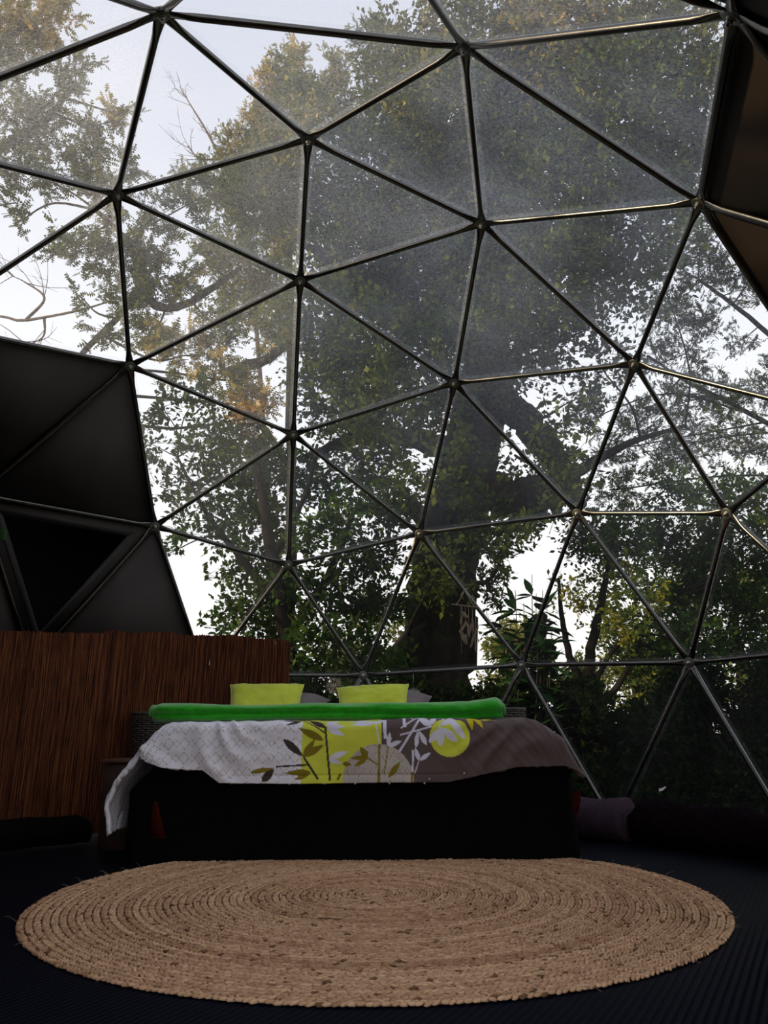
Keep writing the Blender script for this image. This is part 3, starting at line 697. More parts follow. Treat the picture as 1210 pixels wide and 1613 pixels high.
pR = [(at(160, 1000, 5.50)[0], 5.50), (at(240, 1000, 5.64)[0], 5.64), (at(350, 1000, 5.80)[0], 5.80), (at(457, 1010, 5.90)[0], 5.90)]
reed_screen('brown reed screen running behind the bed to the clear panes', pR, topcurve([(158, 998, 5.48), (175, 992, 5.52), (215, 996, 5.6), (260, 997, 5.68), (300, 1001, 5.74), (350, 1001, 5.8), (400, 1004, 5.85), (435, 1008, 5.88), (458, 1013, 5.9)]), .02, 52)

# ------------------------------------------------------------------ rolled blankets along the foot of the dome
def roll(label, az0, az1, rr, rad, mat, fuzz, seed, end=True):
    n, k = 90, 20; A = np.radians(np.linspace(az0, az1, n)); a = np.arange(k) * 2 * math.pi / k; V = []
    for i, q in enumerate(A):
        f = i / (n - 1); r_ = rad * min(1, .75 + 6 * f, .75 + 6 * (1 - f)) * (1 + .04 * math.sin(math.degrees(q) * .55 + seed)); lump = 1 + fuzz * vnoise(np.full(k, math.degrees(q) * .45), a * 1.6, seed) + fuzz * .6 * vnoise(np.full(k, math.degrees(q) * 1.6), a * 4, seed + 1)
        V.append(np.stack([DC[0] + (rr + r_ * lump * np.cos(a)) * math.cos(q), DC[1] + (rr + r_ * lump * np.cos(a)) * math.sin(q), r_ * .97 + r_ * lump * np.sin(a)], 1))
    V = np.array(V); V[:, :, 2] = np.maximum(V[:, :, 2], .002); mid = V[n // 2].mean(0)
    root = empty('rolled_blanket', (mid[0], mid[1], 0)); tag(root, label, 'blanket', 'rolled blankets along the dome edge')
    g = MB(); g.add(np.vstack([V.reshape(-1, 3), V[0].mean(0), V[-1].mean(0)]), grid_faces(n, k, True), [(n * k, (j + 1) % k, j) for j in range(k)] + [(n * k + 1, (n - 1) * k + j, (n - 1) * k + (j + 1) % k) for j in range(k)])
    g.build('roll', mat, root)
    for idx in (0, -1):
        c = V[idx].mean(0); t = np.linspace(.5, 6 * math.pi, 80); q = A[idx]; rr_ = rad * .72 * t / (6 * math.pi); tang = np.array([-math.sin(q), math.cos(q), 0]) * (1 if idx else -1)
        S = c + tang * .004 + np.stack([rr_ * np.cos(t) * math.cos(q), rr_ * np.cos(t) * math.sin(q), rr_ * np.sin(t)], 1); MB().tube(S, .005, 5).build('spiral_fold', mat, root)
m_lilac = pmat('lilac_fleece', (.050, .033, .046), rough=1, var=.2, scale=30, bump=.4, bscale=120, spec=.03)
m_plum = pmat('plum_fleece', (.006, .003, .0045), rough=1, var=.4, scale=30, bump=.5, bscale=80, spec=.02)
roll('smooth lilac rolled blanket at the duvet end of the dome edge', 43.5, 54, 2.56, .126, m_lilac, .03, 3)
roll('dark plum fuzzy rolled blanket below the clear panes', 4, 43, 2.58, .122, m_plum, .09, 5)
roll('black rolled blanket lying at the foot of the reed screens', 128, 172, 2.40, .085, m_black, .05, 7)
wt = empty('paper_scrap', (0, 0, 0)); wt.location = tuple(at(1044, 1244, 5.03)); tag(wt, 'small white paper scrap lying on the dark plum rolled blanket', 'paper')
pc = at(1044, 1243, 5.03)
g = MB(); g.add([pc + np.array(q) for q in [(-.022, 0, -.012), (-.004, 0, -.010), (.022, 0, .010), (.020, 0, .016), (-.004, -.004, .006), (-.022, 0, .002)]] + [pc + np.array(q) + [0, .003, 0] for q in [(-.022, 0, -.012), (-.004, 0, -.010), (.022, 0, .010), (.020, 0, .016), (-.004, -.004, .006), (-.022, 0, .002)]], [(0, 1, 4, 5), (1, 2, 3, 4), (6, 11, 10, 7), (7, 10, 9, 8)])
g.build('sheet', pmat('white_paper', (.75, .75, .75), rough=.8, var=.05), wt, False)

# ------------------------------------------------------------------ hanging ornaments
m_twig = pmat('pale_twig', (.42, .34, .28), rough=.9, var=.3, scale=40)
m_cord = pmat('black_cord', (.006, .006, .006), rough=.8, var=.2)
def V_(name):
    return dw(np.array(name))
Rv, Sv, Ov = n_(2 * ico[2] + ico[6]), n_(ico[1] + ico[2] + ico[6]), n_(2 * ico[2] + ico[1])
LRv = n_(2 * ico[2] + ico[7])
def on_strut(a, b, px):
    """Point of a strut where it crosses a given pixel column."""
    best = None
    for t in np.linspace(0, 1, 400):
        p = dw(a) * (1 - t) + dw(b) * t; d = p - CAM; x = 605 + FPX * (d @ RT) / (d @ FW)
        if best is None or abs(x - px) < best[0]: best = (abs(x - px), p)
    return best[1]
def star():
    p = on_strut(LRv, Rv, 526); p = p + np.array([.0, -.02, -.016]); c = p + np.array([0, 0, -.066])
    root = empty('twig_star', c); tag(root, 'small star of crossed twigs hanging from the frame between cushions', 'ornament')
    MB().tube([p + [0, 0, .018], p - [0, 0, .02]], .0016, 5).build('thread', m_cord, root)
    for k in range(7):
        q = k * math.pi / 7 + .12; d = np.array([math.cos(q), .12 * math.sin(k), math.sin(q)]) * .066; m = rng.normal(0, .004, 3)
        g = MB().tube(spline([c - d, c + m, c + d], 6), [.0018, .0026, .003, .003, .0026, .0016], 5)
        for sgn in (-1, 1):
            b0 = c + d * sgn * .55; sd = np.array([-d[2], 0, d[0]]); g.tube([b0, b0 + d * sgn * .3 + sd * .28], .0016, 4); g.tube([b0, b0 + d * sgn * .3 - sd * .28], .0016, 4)
        g.build('twig', m_twig, root)
star()
def pendant():
    p = on_strut(Rv, Sv, 651); p = p + np.array([0, -.012, 0]); e_ = at(651, 1084, p[1])
    root = empty('pendant_lamp', p); tag(root, 'small dark pendant hanging on a thin cord behind the cushion', 'pendant')
    MB().tube([p + [0, 0, .012], e_], .0022, 6).build('cord', m_bolt, root)
    t = np.linspace(0, 2 * math.pi, 20); MB().tube(np.stack([np.full(20, p[0]), p[1] + .012 + .019 * np.cos(t), p[2] + .019 * np.sin(t)], 1), .003, 6, False).build('hook', m_cord, root)
    g = MB(); a = np.arange(20) * 2 * math.pi / 20; rows = [(.006, .004), (.012, 0), (.038, -.012), (.052, -.03), (.056, -.052), (.052, -.05)]
    g.add(np.vstack([np.stack([e_[0] + r * np.cos(a), e_[1] + r * np.sin(a), np.full(20, e_[2] + z)], 1) for r, z in rows]), grid_faces(len(rows), 20, True)); g.build('shade', m_hub, root)
    t2 = e_ + [0, 0, -.045]; MB().tube([t2 + [0, 0, .03], t2 + [0, 0, .005], t2 - [0, 0, .012]], [.012, .018, .006], 10).build('bulb', m_sheet, root)
pendant()
def mobile():
    p = on_strut(Ov, Sv, 732); p = p + np.array([0, -.02, 0]); Y = p[1]; A = lambda x, y, dy=0: at(x, y, Y - .02 + dy)
    root = empty('driftwood_mobile', A(732, 955)); tag(root, 'driftwood and shell mobile hanging from a strut before the trunk', 'mobile')
    m_d = pmat('driftwood', (.17, .125, .09), rough=.95, var=.35, scale=30); m_s = pmat('natural_string', (.36, .29, .21), rough=1, var=.2)
    for ex, ey in ((718, 953), (748, 956)): MB().tube(spline([p + [0, -.004, .006], (p + A(ex, ey)) / 2 + [0, 0, -.006], A(ex, ey)], 8), .0022, 5).build('string', m_s, root)
    MB().tube(spline([A(711, 952), A(722, 953), A(737, 955), A(753, 957)], 14), [.004] + [.0055] * 12 + [.004], 7).build('stick', m_d, root)
    MB().tube([p + [-.03, -.004, -.03], p + [0, -.012, .005], p + [.03, -.004, .022]], .0025, 5).build('knot', m_s, root)
    rr = np.random.default_rng(5)
    hang = [(728, 954, 1005), (733, 955, 985), (738, 955, 1000), (744, 956, 1010), (749, 956, 1022), (726, 954, 1030)]
    for i, (x, y0, y1) in enumerate(hang):
        MB().tube([A(x, y0), A(x + 1, y1)], .0010, 4).build('string', m_s, root)
    bits = [(727, 976, 14, 5), (732, 969, 12, 8), (729, 990, 20, 6), (736, 984, 16, 5), (741, 990, 26, 7), (730, 1004, 26, 9), (745, 985, 22, 5), (734, 1006, 14, 5), (748, 1000, 30, 5), (744, 1012, 18, 5), (749, 1016, 22, 4), (738, 996, 18, 6)]
    for x, y, L, w in bits:
        c = A(x, y, rr.uniform(-.02, .02)); tl = rr.uniform(-.45, .45); d = np.array([math.sin(tl), rr.uniform(-.2, .2), math.cos(tl)]) * L * .5 * mppx(Y); sd = rr.normal(0, .003, 3)
        r_ = w * .38 * mppx(Y); MB().tube(spline([c - d, c - d * .4 + sd, c + d * .4 - sd, c + d], 8), r_ * np.array([.35, .8, 1, 1.05, .95, .9, .7, .3]), 7).build('driftwood_piece', m_d, root)
mobile()
gt = empty('green_tag', at(5, 842, 4.85)); tag(gt, 'small green cloth tag hanging beside the dark net window', 'tag')
p = at(4, 842, 4.85); g = MB(); g.box((p[0], p[1], p[2]), (.045, .006, .075), bev=.002); g.build('cloth', pmat('green_tag_cloth', (.02, .075, .02), rough=.9), gt, False)

# ------------------------------------------------------------------ trees and shrubs outside
def leaf_tpl(kind):
    if kind == 'oak':      # lobed outline: midrib points with rounded lobes either side
        m = [(0, 0, 0), (.28, 0, .03), (.52, 0, .04), (.76, 0, .02), (1, 0, -.05)]
        l = [(.20, .17), (.45, .29), (.70, .31), (.93, .17)]
        V = m + [(x, y, -.03) for x, y in l] + [(x, -y, -.03) for x, y in l]
        T = [(i, i + 1, 5 + i) for i in range(4)] + [(i + 1, i, 9 + i) for i in range(4)]
        return np.array(V, float), np.array(T)
    if kind == 'long':
        V = [(0, 0, 0), (.35, .13, -.02), (.35, -.13, -.02), (.7, .11, -.05), (.7, -.11, -.05), (1, 0, -.14), (.5, 0, .03)]
        T = [(0, 6, 1), (0, 2, 6), (1, 6, 3), (2, 4, 6), (3, 6, 5), (4, 5, 6)]
        return np.array(V, float), np.array(T)
    V = [(0, 0, 0), (.45, .30, -.05), (1, 0, -.08), (.45, -.30, -.05)]
    return np.array(V, float), np.array([(0, 2, 1), (0, 3, 2)])
def leaf_cloud(cen, axis, size, kind, r0):
    """One mesh of leaves: cen (n,3), axis (n,3) rough growing directions."""
    V, T = leaf_tpl(kind); n = len(cen)
    ax = axis + r0.normal(0, .45, (n, 3)); ax /= np.linalg.norm(ax, axis=1)[:, None]
    up = np.tile([0, 0, 1.0], (n, 1)) + r0.normal(0, .55, (n, 3)); ay = np.cross(up, ax); ay /= np.linalg.norm(ay, axis=1)[:, None] + 1e-9; an = np.cross(ax, ay)
    s = size * r0.uniform(.65, 1.25, n)
    W = cen[:, None] + s[:, None, None] * (V[None, :, :1] * ax[:, None] + V[None, :, 1:2] * ay[:, None] + V[None, :, 2:] * an[:, None])
    F = np.arange(n)[:, None, None] * len(V) + T[None]
    return W.reshape(-1, 3), F.reshape(-1, 3), len(V)
def blob_leaves(blobs, size, kind, r0, per=11, twl=.30):
    """blobs: (centre, (rx,ry,rz), twigs, tint) -> leaves grouped on twigs."""
    C = []; A = []; Tn = []; TW = []
    for c, rad, ntw, tint in blobs:
        c = np.asarray(c); rad = np.asarray(rad, float)
        d = r0.normal(0, 1, (ntw, 3)); d /= np.linalg.norm(d, axis=1)[:, None]
        rr = r0.uniform(.05, 1, ntw) ** .42; p = c + d * rad * rr[:, None] * (1 + .22 * vnoise(d[:, 0] * 3 + c[0], d[:, 2] * 3 + c[2], 17))[:, None]
        dirn = d * [1, 1, .6] + [0, 0, .25] + r0.normal(0, .45, (ntw, 3)); dirn /= np.linalg.norm(dirn, axis=1)[:, None]
        TW.append((p - dirn * twl * .6, p + dirn * twl * .5))
        t = r0.uniform(-.5, .5, (ntw, per)); q = p[:, None] + dirn[:, None] * (t * twl)[:, :, None] + r0.normal(0, twl * .10, (ntw, per, 3))
        C.append(q.reshape(-1, 3)); A.append(np.repeat(dirn, per, 0) * .8 + r0.normal(0, .5, (ntw * per, 3)))
        Tn.append(np.clip(np.repeat(np.clip(tint + r0.normal(0, .10, ntw), 0, 1), per) + r0.normal(0, .04, ntw * per), .01, .99))
    C = np.concatenate(C); A = np.concatenate(A); Tn = np.concatenate(Tn)
    V, F, k = leaf_cloud(C, A, size, kind, r0)
    return V, F, np.repeat(Tn, k), np.concatenate([a for a, b in TW]), np.concatenate([b for a, b in TW])
def sticks(A, B, rad):
    """Thin three-sided twigs."""
    d = B - A; d /= np.linalg.norm(d, axis=1)[:, None] + 1e-9; x = np.cross(d, [.31, .57, .76]); x /= np.linalg.norm(x, axis=1)[:, None] + 1e-9; y = np.cross(d, x); V = []
    for k in range(3): V.append(A + rad * (math.cos(k * 2.094) * x + math.sin(k * 2.094) * y))
    for k in range(3): V.append(B + rad * .4 * (math.cos(k * 2.094) * x + math.sin(k * 2.094) * y))
    V = np.stack(V, 1).reshape(-1, 3); b = np.arange(len(A))[:, None, None] * 6
    return V, (b + np.array([(0, 1, 4, 3), (1, 2, 5, 4), (2, 0, 3, 5)])[None]).reshape(-1, 4)
m_bark = pmat('bark', (.016, .013, .010), rough=.95, var=.5, scale=7, stretch=(1, 1, .25), bump=.9, bscale=12, spec=.1)
m_stem = pmat('twig_bark', (.035, .027, .02), rough=.95, var=.4, scale=12)
m_bare = pmat('bare_twig', (.12, .085, .07), rough=.95, var=.3, scale=12)
G1 = lin(58, 66, 34); G2 = lin(84, 96, 44); G3 = lin(120, 128, 60); GD = lin(40, 52, 28); GOLD = lin(214, 168, 74); AMB = lin(206, 132, 40); YG = lin(160, 160, 60)
m_oak = leaf_mat('oak_leaves', [(0, lin(46, 58, 26)), (.35, lin(82, 98, 42)), (.6, lin(134, 132, 58)), (.78, lin(214, 184, 100)), (1, lin(230, 180, 84))], .26)  # gold end: some autumn leaves, otherwise sunlight put into the leaf colour
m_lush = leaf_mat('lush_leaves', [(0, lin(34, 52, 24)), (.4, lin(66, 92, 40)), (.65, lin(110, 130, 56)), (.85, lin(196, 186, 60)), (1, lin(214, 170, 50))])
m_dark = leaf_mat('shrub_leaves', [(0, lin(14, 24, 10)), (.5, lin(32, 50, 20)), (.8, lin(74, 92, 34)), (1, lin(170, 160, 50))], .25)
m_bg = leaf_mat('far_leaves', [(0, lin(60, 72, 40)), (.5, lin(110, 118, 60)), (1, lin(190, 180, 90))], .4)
def plant(name, label, cat, stems, blobs, size, kind, mat, seed, group=None, per=11, twl=.30, links=True, bark=None, twr=.004, link_r=.035):
    """A tree or shrub: trunk (first stem), further stems as branches, limbs to the leaf masses, twigs and crown."""
    r0 = np.random.default_rng(seed); bark = bark or m_bark
    base = np.array(stems[0][0][:3]); root = empty(name, base); tag(root, label, cat, group)
    pts = []
    for i, st in enumerate(stems):
        S = spline(np.array(st, float), max(10, 7 * len(st))); P, rad = S[:, :3], np.maximum(S[:, 3], .004)
        P[1:-1] += r0.normal(0, .12, (len(P) - 2, 3)) * rad[1:-1, None]
        MB().tube(P, rad, 12 if rad[0] > .08 else 7).build('trunk' if i == 0 else 'branch', bark, root); pts.append(S)
    allp = np.vstack(pts)
    if links:
        for c, rad, ntw, tint in blobs:
            c = np.asarray(c); cand = allp[allp[:, 2] < c[2] + .4] if (allp[:, 2] < c[2] + .4).any() else allp
            k = np.argmin(np.linalg.norm(cand[:, :3] - c, axis=1) + .35 * np.abs(cand[:, 2] - c[2])); s = cand[k]
            L = np.linalg.norm(c - s[:3]); w = min(link_r, max(s[3] * .7, .012)) * min(1.6, .6 + L * .2)
            mid = (s[:3] + c) / 2 + r0.normal(0, .09 * L, 3) + [0, 0, -.05 * L]; tip = c + (c - s[:3]) / (L + 1e-6) * np.min(rad) * .5
            S = spline([s[:3], mid, c, tip], 14); MB().tube(S, np.linspace(w, w * .2, 14), 6).build('branch', bark, root)
    V, F, T, ta, tb = blob_leaves(blobs, size, kind, r0, per, twl)
    o = link('crown', np_mesh('crown', V, F, mat, False, {'tint': T}), root); o['kind'] = 'stuff'
    Vs, Qs = sticks(ta, tb, twr); o = link('twigs', np_mesh('twigs', Vs, Qs, m_stem, False), root); o['kind'] = 'stuff'
    return root
def S(px, py, Y, wpx):
    p = at(px, py, Y); return (p[0], p[1], p[2], wpx / 2 * mppx(Y))
def Bl(px, py, Y, rpx, dens, tint, ry=None, sy=1.0):
    """Leaf mass: centre by direction and distance, radius in metres from its apparent size."""
    p = at(px, py, Y); r = rpx * mppx(Y); d = r if ry is None else ry
    return (p, (r, d, r * sy), max(4, int(dens * r * r * 80)), tint)

# large oak just outside the dome, its crown reaching over the roof
Yo = 9.2
oak_st = [[S(672, 1190, Yo, 150), S(682, 1060, Yo, 122), S(694, 960, Yo, 112), S(706, 860, Yo, 104), S(738, 720, Yo, 96), S(762, 610, Yo, 88), S(770, 490, Yo, 74), S(765, 340, Yo, 56), S(755, 180, Yo, 34)],
          [S(735, 745, Yo, 60), S(795, 785, Yo - .2, 62), S(850, 775, Yo - .4, 60), S(905, 745, Yo - .6, 24), S(985, 700, Yo - .8, 12), S(1080, 670, Yo - 1, 6)],
          [S(762, 610, Yo, 60), S(825, 660, Yo - .1, 52), S(880, 730, Yo - .2, 44), S(915, 800, Yo - .3, 24)],
          [S(765, 560, Yo, 50), S(640, 480, Yo - .6, 34), S(540, 420, Yo - 1, 20), S(470, 380, Yo - 1.2, 12)],
          [S(768, 480, Yo, 48), S(880, 380, Yo - .5, 32), S(990, 300, Yo - 1, 18)],
          [S(738, 720, Yo, 46), S(640, 690, Yo - .3, 32), S(560, 690, Yo - .6, 20), S(480, 720, Yo - .8, 11)],
          [S(712, 850, Yo, 40), S(640, 800, Yo + .2, 26), S(560, 800, Yo + .4, 14)]]
r1 = np.random.default_rng(77)
oak_bl = []
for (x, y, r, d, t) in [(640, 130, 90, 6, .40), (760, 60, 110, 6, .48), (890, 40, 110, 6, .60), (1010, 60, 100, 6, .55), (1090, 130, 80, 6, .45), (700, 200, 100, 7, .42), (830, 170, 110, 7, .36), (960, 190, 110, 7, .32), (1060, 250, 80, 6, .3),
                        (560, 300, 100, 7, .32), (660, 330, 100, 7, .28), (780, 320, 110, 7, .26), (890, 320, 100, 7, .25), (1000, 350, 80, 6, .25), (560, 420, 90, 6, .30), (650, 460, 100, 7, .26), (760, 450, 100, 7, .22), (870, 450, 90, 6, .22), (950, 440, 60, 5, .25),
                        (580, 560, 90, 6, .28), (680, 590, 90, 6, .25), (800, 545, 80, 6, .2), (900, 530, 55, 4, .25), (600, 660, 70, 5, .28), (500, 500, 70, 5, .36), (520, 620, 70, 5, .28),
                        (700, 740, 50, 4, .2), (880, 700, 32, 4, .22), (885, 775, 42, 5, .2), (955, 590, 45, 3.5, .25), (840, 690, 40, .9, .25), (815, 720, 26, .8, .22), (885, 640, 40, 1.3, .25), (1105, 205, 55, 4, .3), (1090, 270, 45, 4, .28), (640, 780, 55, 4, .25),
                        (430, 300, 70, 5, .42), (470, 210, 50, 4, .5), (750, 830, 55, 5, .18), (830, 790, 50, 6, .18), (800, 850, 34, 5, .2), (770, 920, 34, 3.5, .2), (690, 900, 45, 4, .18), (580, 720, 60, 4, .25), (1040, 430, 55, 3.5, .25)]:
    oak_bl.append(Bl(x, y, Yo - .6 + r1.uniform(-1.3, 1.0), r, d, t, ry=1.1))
oak_bl = [(c_, r_, int(n2 * 1.75), t_) for c_, r_, n2, t_ in oak_bl]
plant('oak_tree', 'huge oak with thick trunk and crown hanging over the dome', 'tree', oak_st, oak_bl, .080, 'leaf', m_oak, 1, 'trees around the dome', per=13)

# oak at the left with clumps against the sky; gold tints carry sunlight
lo_st = [[(-7.2, 9.4, -.3, .34), (-7.0, 9.3, 2.5, .30), (-6.5, 9.1, 5.0, .24), (-6.0, 8.9, 7.0, .17), (-5.6, 8.7, 9.5, .08)],
         [(-6.6, 9.1, 4.6, .15), S(40, 640, 8.9, 12), S(140, 545, 8.8, 10), S(225, 450, 8.7, 11), S(200, 380, 8.7, 9), S(150, 330, 8.6, 9)],
         [S(215, 425, 8.7, 16), S(245, 480, 8.6, 16), S(290, 480, 8.5, 14), S(340, 450, 8.5, 12), S(380, 420, 8.4, 7)],
         [(-6.0, 8.9, 6.4, .12), S(-40, 260, 8.5, 24), S(60, 200, 8.3, 14), S(120, 130, 8.2, 7)],
         [(-5.8, 8.8, 8.0, .09), S(-30, 100, 8.2, 16), S(40, 40, 8.0, 8)]]
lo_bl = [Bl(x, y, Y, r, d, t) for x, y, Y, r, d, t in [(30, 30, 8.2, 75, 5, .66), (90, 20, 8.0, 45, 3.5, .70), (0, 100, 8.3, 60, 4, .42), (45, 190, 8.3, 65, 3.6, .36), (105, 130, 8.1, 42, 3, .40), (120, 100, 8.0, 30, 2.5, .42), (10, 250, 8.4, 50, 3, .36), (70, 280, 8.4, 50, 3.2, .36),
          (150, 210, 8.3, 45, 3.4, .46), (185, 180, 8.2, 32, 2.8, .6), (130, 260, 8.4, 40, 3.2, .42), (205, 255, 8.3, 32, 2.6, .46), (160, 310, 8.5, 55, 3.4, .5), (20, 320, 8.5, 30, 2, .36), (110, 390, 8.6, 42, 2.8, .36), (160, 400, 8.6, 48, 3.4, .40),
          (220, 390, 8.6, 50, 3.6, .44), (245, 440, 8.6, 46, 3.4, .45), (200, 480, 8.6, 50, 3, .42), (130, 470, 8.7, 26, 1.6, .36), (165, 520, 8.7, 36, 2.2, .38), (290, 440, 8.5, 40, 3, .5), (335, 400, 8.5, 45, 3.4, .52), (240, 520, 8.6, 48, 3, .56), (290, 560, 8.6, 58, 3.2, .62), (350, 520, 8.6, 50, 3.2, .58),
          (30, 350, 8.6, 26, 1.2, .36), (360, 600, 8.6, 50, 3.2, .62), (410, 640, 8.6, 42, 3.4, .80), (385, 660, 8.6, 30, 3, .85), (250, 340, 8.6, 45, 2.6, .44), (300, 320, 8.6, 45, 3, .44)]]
lo_bl = [(c_, np.asarray(r_) * .92, int(n2 * .85), max(.1, t_ - .06) if t_ < .6 else t_) for c_, r_, n2, t_ in lo_bl]
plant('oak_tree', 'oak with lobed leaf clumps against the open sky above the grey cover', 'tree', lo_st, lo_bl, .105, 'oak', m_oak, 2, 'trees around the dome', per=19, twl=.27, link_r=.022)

# tall tree behind, sunlight on its edges put into gold leaf tints
mt_st = [[(-1.6, 13.4, -.5, .10), (-1.6, 13.3, 4, .09), (-1.7, 13.2, 8, .07), (-1.8, 13.1, 12, .03)],
         [(-1.6, 13.3, 5, .06), S(370, 600, 12.8, 14), S(380, 580, 12.5, 20), S(430, 560, 12.3, 16), S(470, 520, 12.2, 9)]]
mt_bl = [Bl(x, y, 12.8 + r1.uniform(-.8, .8), r, d, t) for x, y, r, d, t in [(462, 85, 26, 3.6, .66), (455, 125, 42, 4, .50), (425, 135, 34, 4, .72), (470, 175, 55, 4.2, .42), (530, 100, 24, 3.4, .56), (525, 150, 42, 4.2, .46), (420, 190, 45, 4, .58), (555, 200, 40, 4, .40),
          (380, 240, 50, 4, .55), (440, 250, 60, 4.4, .42), (330, 290, 48, 3.4, .46), (390, 320, 60, 4.2, .40), (450, 360, 55, 4.2, .36), (360, 390, 50, 3.6, .48), (420, 440, 55, 4, .45), (380, 480, 50, 3.6, .5), (440, 520, 50, 4, .46), (590, 60, 40, 3, .36), (600, 140, 40, 3.4, .36)]]
mt_bl = [(c_, r_, int(n2 * 1.5), t_) for c_, r_, n2, t_ in mt_bl]
plant('tall_tree', 'tall tree with sunlight tinted gold into its top standing behind the roof hub', 'tree', mt_st, mt_bl, .10, 'oak', m_oak, 3, 'trees around the dome', per=16, twl=.30, link_r=.02)

# lush small tree left of the trunk, seen through the lower panes
ll_st = [[S(470, 1190, 8.0, 34), S(462, 1080, 8.0, 28), S(440, 940, 8.0, 24), S(420, 820, 8.0, 18), S(400, 700, 8.0, 9)],
         [S(455, 1000, 8.0, 18), S(520, 900, 8.0, 13), S(560, 800, 8.0, 8)], [S(445, 960, 8.0, 16), S(380, 880, 8.0, 12), S(320, 800, 8.0, 7), S(280, 720, 8.0, 4)], [S(430, 880, 8.0, 14), S(480, 780, 7.9, 9), S(500, 700, 7.9, 5)]]
ll_bl = [Bl(x, y, 8.0 + r1.uniform(-.5, .7), r, d, t) for x, y, r, d, t in [(255, 640, 40, 3.0, .25), (240, 700, 36, 2.4, .22), (300, 640, 34, 2.4, .3), (330, 690, 45, 3.4, .35), (380, 700, 50, 4, .4), (270, 760, 42, 2.6, .28), (330, 760, 50, 3.8, .32), (400, 760, 52, 4.4, .34), (440, 730, 45, 4, .36),
          (300, 820, 45, 2.4, .34), (360, 830, 50, 3.6, .36), (420, 830, 50, 4, .36), (500, 760, 50, 3.8, .3), (540, 820, 50, 3.6, .32), (600, 800, 45, 3.4, .3), (500, 850, 48, 3, .34), (560, 880, 50, 3.6, .35), (610, 880, 40, 3.4, .3), (400, 890, 46, 3.0, .36), (350, 900, 30, 1.8, .36),
          (440, 930, 48, 3.8, .36), (380, 960, 44, 3.4, .35), (500, 930, 46, 3.8, .36), (560, 960, 48, 4, .32), (610, 950, 38, 3.6, .3), (430, 1000, 48, 4.2, .34), (350, 985, 34, 2.8, .34), (500, 1010, 50, 4.4, .32), (570, 1030, 46, 4.2, .28), (480, 1070, 48, 4.4, .25), (550, 1090, 46, 4.2, .2), (620, 1040, 34, 3.6, .25), (600, 1110, 45, 4, .18), (270, 870, 26, 1.5, .34), (285, 700, 22, 1.2, .3)]]
for q_ in range(len(ll_bl)): ll_bl[q_] = (ll_bl[q_][0], ll_bl[q_][1], int(ll_bl[q_][2] * (1.5 if ll_bl[q_][0][0] < -1.65 else 2.0)), ll_bl[q_][3])
plant('young_tree', 'young green tree with slender stems between reed screen and oak trunk', 'tree', ll_st, ll_bl, .075, 'leaf', m_lush, 4, 'trees around the dome', per=12, twl=.24, twr=.003, link_r=.014)

# tree on the right, leaves dark against the white sky
rt_st = [[(7.6, 11.2, -.4, .14), (7.4, 11.0, 2.5, .12), (7.1, 10.6, 5, .08), (6.8, 10.2, 7.5, .05)], [(7.3, 10.8, 3.8, .05), S(1160, 640, 10.2, 8), S(1080, 600, 10, 6), S(1020, 560, 9.8, 4)], [(7.2, 10.7, 4.6, .05), S(1180, 500, 10, 8), S(1100, 440, 9.8, 5)]]
rt_bl = [Bl(x, y, 10.2 + r1.uniform(-.8, .8), r, d, t) for x, y, r, d, t in [(1060, 400, 40, 2.8, .25), (1100, 360, 36, 3.6, .25), (1110, 430, 42, 3, .25), (1160, 430, 36, 2.6, .25), (1200, 470, 34, 2.2, .25), (1050, 480, 40, 2.6, .25), (1110, 510, 44, 2.6, .25), (1040, 560, 40, 2.6, .27), (1090, 570, 34, 1.9, .25), (1160, 540, 30, 1.6, .25),
          (1130, 620, 46, 2.8, .28), (1190, 620, 38, 2.2, .28), (1060, 640, 44, 2.8, .28), (1000, 660, 40, 2.6, .28), (1030, 710, 44, 2.8, .3), (1090, 700, 44, 2.6, .34), (960, 710, 36, 2.6, .26), (980, 770, 40, 3.4, .28), (930, 660, 30, 2.2, .25), (1150, 690, 46, 2.8, .42), (1205, 700, 38, 2.4, .38), (1240, 580, 50, 2.4, .3), (1230, 400, 40, 3, .25)]]
rt_bl = [(c_, r_, int(n2 * 1.7), t_) for c_, r_, n2, t_ in rt_bl]
plant('broadleaf_tree', 'broadleaf tree with loose dark leaves against white sky beside the brown cover', 'tree', rt_st, rt_bl, .085, 'oak', m_oak, 5, 'trees around the dome', per=13, twl=.26, link_r=.014)

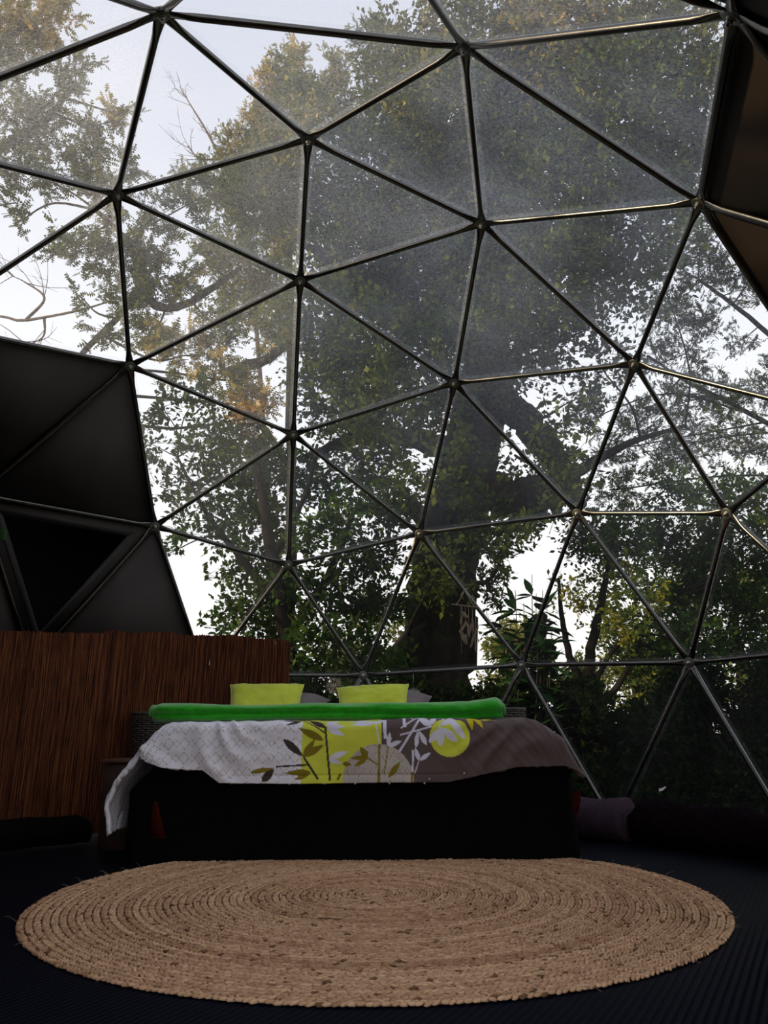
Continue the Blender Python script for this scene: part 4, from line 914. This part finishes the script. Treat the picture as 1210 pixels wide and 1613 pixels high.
# hazel thicket right of the trunk; sunlight put into its yellower leaf tints
hz_st = [[S(936, 1215, 8.6, 22), S(934, 1120, 8.6, 20), S(928, 1040, 8.6, 17), S(945, 960, 8.6, 13), S(960, 880, 8.6, 7)], [S(933, 1100, 8.6, 14), S(900, 1040, 8.6, 12), S(885, 970, 8.6, 8), S(880, 910, 8.6, 5)], [S(935, 1130, 8.6, 14), S(985, 1060, 8.5, 9), S(1020, 980, 8.4, 6)], [S(934, 1080, 8.6, 10), S(970, 1020, 8.5, 8), S(1060, 940, 8.3, 5)]]
hz_bl = [Bl(x, y, 8.5 + r1.uniform(-.6, .6), r, d, t) for x, y, r, d, t in [(930, 850, 45, 4.4, .28), (980, 850, 50, 4.2, .32), (1040, 850, 50, 4.4, .3), (1100, 860, 50, 4.4, .28), (1160, 850, 50, 4.4, .28), (1205, 880, 40, 4.2, .25), (960, 910, 40, 2.8, .62), (1010, 920, 45, 3.2, .62), (1070, 930, 48, 4.4, .34), (1130, 930, 50, 4.6, .26), (1190, 960, 45, 4.6, .22),
          (890, 930, 28, 1.6, .80), (930, 960, 36, 1.9, .72), (985, 980, 42, 2.4, .66), (1040, 990, 46, 4, .38), (1100, 1000, 48, 4.6, .25), (1170, 1020, 48, 4.8, .2), (960, 1030, 36, 1.4, .6), (1010, 1040, 42, 3.4, .4), (1150, 780, 46, 3.4, .5), (1100, 780, 44, 3.0, .46), (1200, 790, 44, 3.4, .4), (1050, 770, 40, 2.8, .36), (1240, 900, 50, 4, .25), (1230, 1040, 50, 4.4, .2)]]
for q_ in range(len(hz_bl)): hz_bl[q_] = (hz_bl[q_][0], hz_bl[q_][1], int(hz_bl[q_][2] * 2.8), hz_bl[q_][3])
plant('hazel_thicket', 'yellow green hazel thicket, sunlight tinted into its leaves, with thin stems beyond the window side panes', 'tree', hz_st, hz_bl, .062, 'leaf', m_lush, 6, 'trees around the dome', per=13, twl=.22, twr=.003, link_r=.014)

# dark shrubs close to the panes
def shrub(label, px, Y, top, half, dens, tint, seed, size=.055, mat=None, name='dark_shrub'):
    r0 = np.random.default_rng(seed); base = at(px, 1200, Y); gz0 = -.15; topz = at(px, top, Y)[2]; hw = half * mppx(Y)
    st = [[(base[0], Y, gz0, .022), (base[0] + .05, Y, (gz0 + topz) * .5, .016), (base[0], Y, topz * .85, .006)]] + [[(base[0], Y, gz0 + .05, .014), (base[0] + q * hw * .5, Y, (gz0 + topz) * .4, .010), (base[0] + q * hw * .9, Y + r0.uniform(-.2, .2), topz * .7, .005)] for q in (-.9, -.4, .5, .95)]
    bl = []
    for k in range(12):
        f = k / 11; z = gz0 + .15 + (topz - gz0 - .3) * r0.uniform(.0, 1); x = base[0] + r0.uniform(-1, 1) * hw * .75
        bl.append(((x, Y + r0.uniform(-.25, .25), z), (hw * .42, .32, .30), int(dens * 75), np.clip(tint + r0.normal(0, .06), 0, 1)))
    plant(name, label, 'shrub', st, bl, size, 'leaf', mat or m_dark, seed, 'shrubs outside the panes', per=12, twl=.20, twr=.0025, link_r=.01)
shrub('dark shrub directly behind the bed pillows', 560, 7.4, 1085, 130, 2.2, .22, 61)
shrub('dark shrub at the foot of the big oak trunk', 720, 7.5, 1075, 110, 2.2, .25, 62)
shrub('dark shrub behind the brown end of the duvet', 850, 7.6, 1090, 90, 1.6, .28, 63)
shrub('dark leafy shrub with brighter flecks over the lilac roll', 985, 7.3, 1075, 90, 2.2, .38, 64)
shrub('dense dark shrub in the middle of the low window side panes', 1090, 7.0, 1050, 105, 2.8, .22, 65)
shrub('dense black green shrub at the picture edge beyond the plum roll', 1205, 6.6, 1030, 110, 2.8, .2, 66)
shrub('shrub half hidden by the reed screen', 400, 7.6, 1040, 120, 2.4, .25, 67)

# laurel with large leaves, each its own part
def laurel():
    r0 = np.random.default_rng(91); Y = 7.3; b = at(822, 1200, Y); root = empty('laurel', (b[0], Y, -.16)); tag(root, 'laurel with large glossy leaves between trunk and hazel stems', 'shrub', 'shrubs outside the panes')
    m = leaf_mat('laurel_leaves', [(0, lin(22, 44, 22)), (1, lin(52, 82, 40))], .2)
    tv, tt = leaf_tpl('long'); tv = tv * [1, 1.5, 1]; mes = [np_mesh('leaf', tv * s, tt, m, True, {'tint': np.full(7, q)}) for s, q in ((.25, .2), (.22, .5), (.28, .8), (.19, .35))]
    tips = [(800, 1010), (790, 960), (812, 930), (838, 905), (855, 930), (848, 965), (870, 985), (866, 1020), (830, 985), (815, 1050), (850, 1050), (880, 1045), (835, 1020), (795, 1060), (875, 1080), (810, 1090), (825, 950), (845, 935), (862, 955), (855, 1000), (840, 1035), (820, 1010), (800, 985)]
    for i, (x, y) in enumerate(tips):
        p = at(x, y, Y + r0.uniform(-.3, .3)); base = np.array([b[0] + r0.uniform(-.06, .06), Y, -.15]); mid = (p + base) / 2 + [(p[0] - base[0]) * .2, 0, .0]
        P = spline([base, mid, p], 12); MB().tube(P, np.linspace(.009, .003, 12), 6).build('stem', m_stem, root)
        for k in range(14):
            t = r0.uniform(.5, 1.0) if k > 4 else r0.uniform(.92, 1.0); q = P[int(t * 11)]; o = link('leaf', mes[(i + k) % 4], root)
            d = Vector((r0.normal(0, 1), r0.normal(0, .7), r0.normal(.15, .5))).normalized(); o.rotation_quaternion = d.to_track_quat('X', 'Z'); o.location = Vector(q) - Vector((b[0], Y, -.16))
laurel()

# bare twigs
def bare(label, stems, seed, n, spread):
    r0 = np.random.default_rng(seed); base = np.array(stems[0][0][:3]); root = empty('bare_tree', base); tag(root, label, 'tree', 'bare trees')
    for i, st in enumerate(stems):
        P = spline(np.array(st, float), 24); MB().tube(P[:, :3], np.maximum(P[:, 3], .003), 6).build('trunk' if i == 0 else 'branch', m_bare, root)
        if i == 0 and len(stems) > 1 : continue
        g = MB()
        for k in range(n):
            j = r0.integers(6, 24); p = P[j, :3]; d = (P[min(j + 1, 23), :3] - P[j - 1, :3]); d = n_(d) + r0.normal(0, .55, 3); d = n_(d); L = spread * r0.uniform(.4, 1)
            q = spline([p, p + d * L * .5 + r0.normal(0, .05 * L, 3), p + d * L + r0.normal(0, .1 * L, 3)], 7); g.tube(q, np.linspace(.010, .003, 7) * (spread / 1.0), 4, False)
            for h in range(3):
                s = q[r0.integers(2, 6)]; e2 = s + n_(d + r0.normal(0, .7, 3)) * L * .4; g.tube([s, e2], [.005 * spread, .002 * spread], 3, False)
        o = g.build('fine_twigs', m_bare, root); o['kind'] = 'stuff'
bare('leafless sapling with thin red brown twigs in front of open sky', [[(-2.6, 18.5, -.6, .09), (-2.8, 18.4, 6, .07), S(385, 330, 18, 7), S(348, 250, 18, 5)], [S(372, 300, 18, 7), S(330, 215, 18, 4.5), S(300, 165, 18, 2.5), S(285, 140, 18, 1.5)], [S(350, 250, 18, 4), S(315, 250, 18, 3), S(296, 230, 18, 2)]], 71, 9, 1.0)
bare('leafless grey branch reaching over the edge of the grey cover', [[(-9.5, 11.0, -.4, .16), (-9.0, 11.0, 4, .13), S(-60, 520, 10.8, 7), S(40, 505, 10.6, 5), S(120, 490, 10.4, 4), S(175, 474, 10.3, 2.5)], [S(40, 505, 10.6, 6), S(70, 470, 10.5, 4.5), S(40, 445, 10.5, 2.5), S(20, 435, 10.5, 1.6)], [S(70, 500, 10.6, 5), S(68, 530, 10.6, 3), S(40, 545, 10.6, 2)]], 72, 7, .8)

# pale woodland further off
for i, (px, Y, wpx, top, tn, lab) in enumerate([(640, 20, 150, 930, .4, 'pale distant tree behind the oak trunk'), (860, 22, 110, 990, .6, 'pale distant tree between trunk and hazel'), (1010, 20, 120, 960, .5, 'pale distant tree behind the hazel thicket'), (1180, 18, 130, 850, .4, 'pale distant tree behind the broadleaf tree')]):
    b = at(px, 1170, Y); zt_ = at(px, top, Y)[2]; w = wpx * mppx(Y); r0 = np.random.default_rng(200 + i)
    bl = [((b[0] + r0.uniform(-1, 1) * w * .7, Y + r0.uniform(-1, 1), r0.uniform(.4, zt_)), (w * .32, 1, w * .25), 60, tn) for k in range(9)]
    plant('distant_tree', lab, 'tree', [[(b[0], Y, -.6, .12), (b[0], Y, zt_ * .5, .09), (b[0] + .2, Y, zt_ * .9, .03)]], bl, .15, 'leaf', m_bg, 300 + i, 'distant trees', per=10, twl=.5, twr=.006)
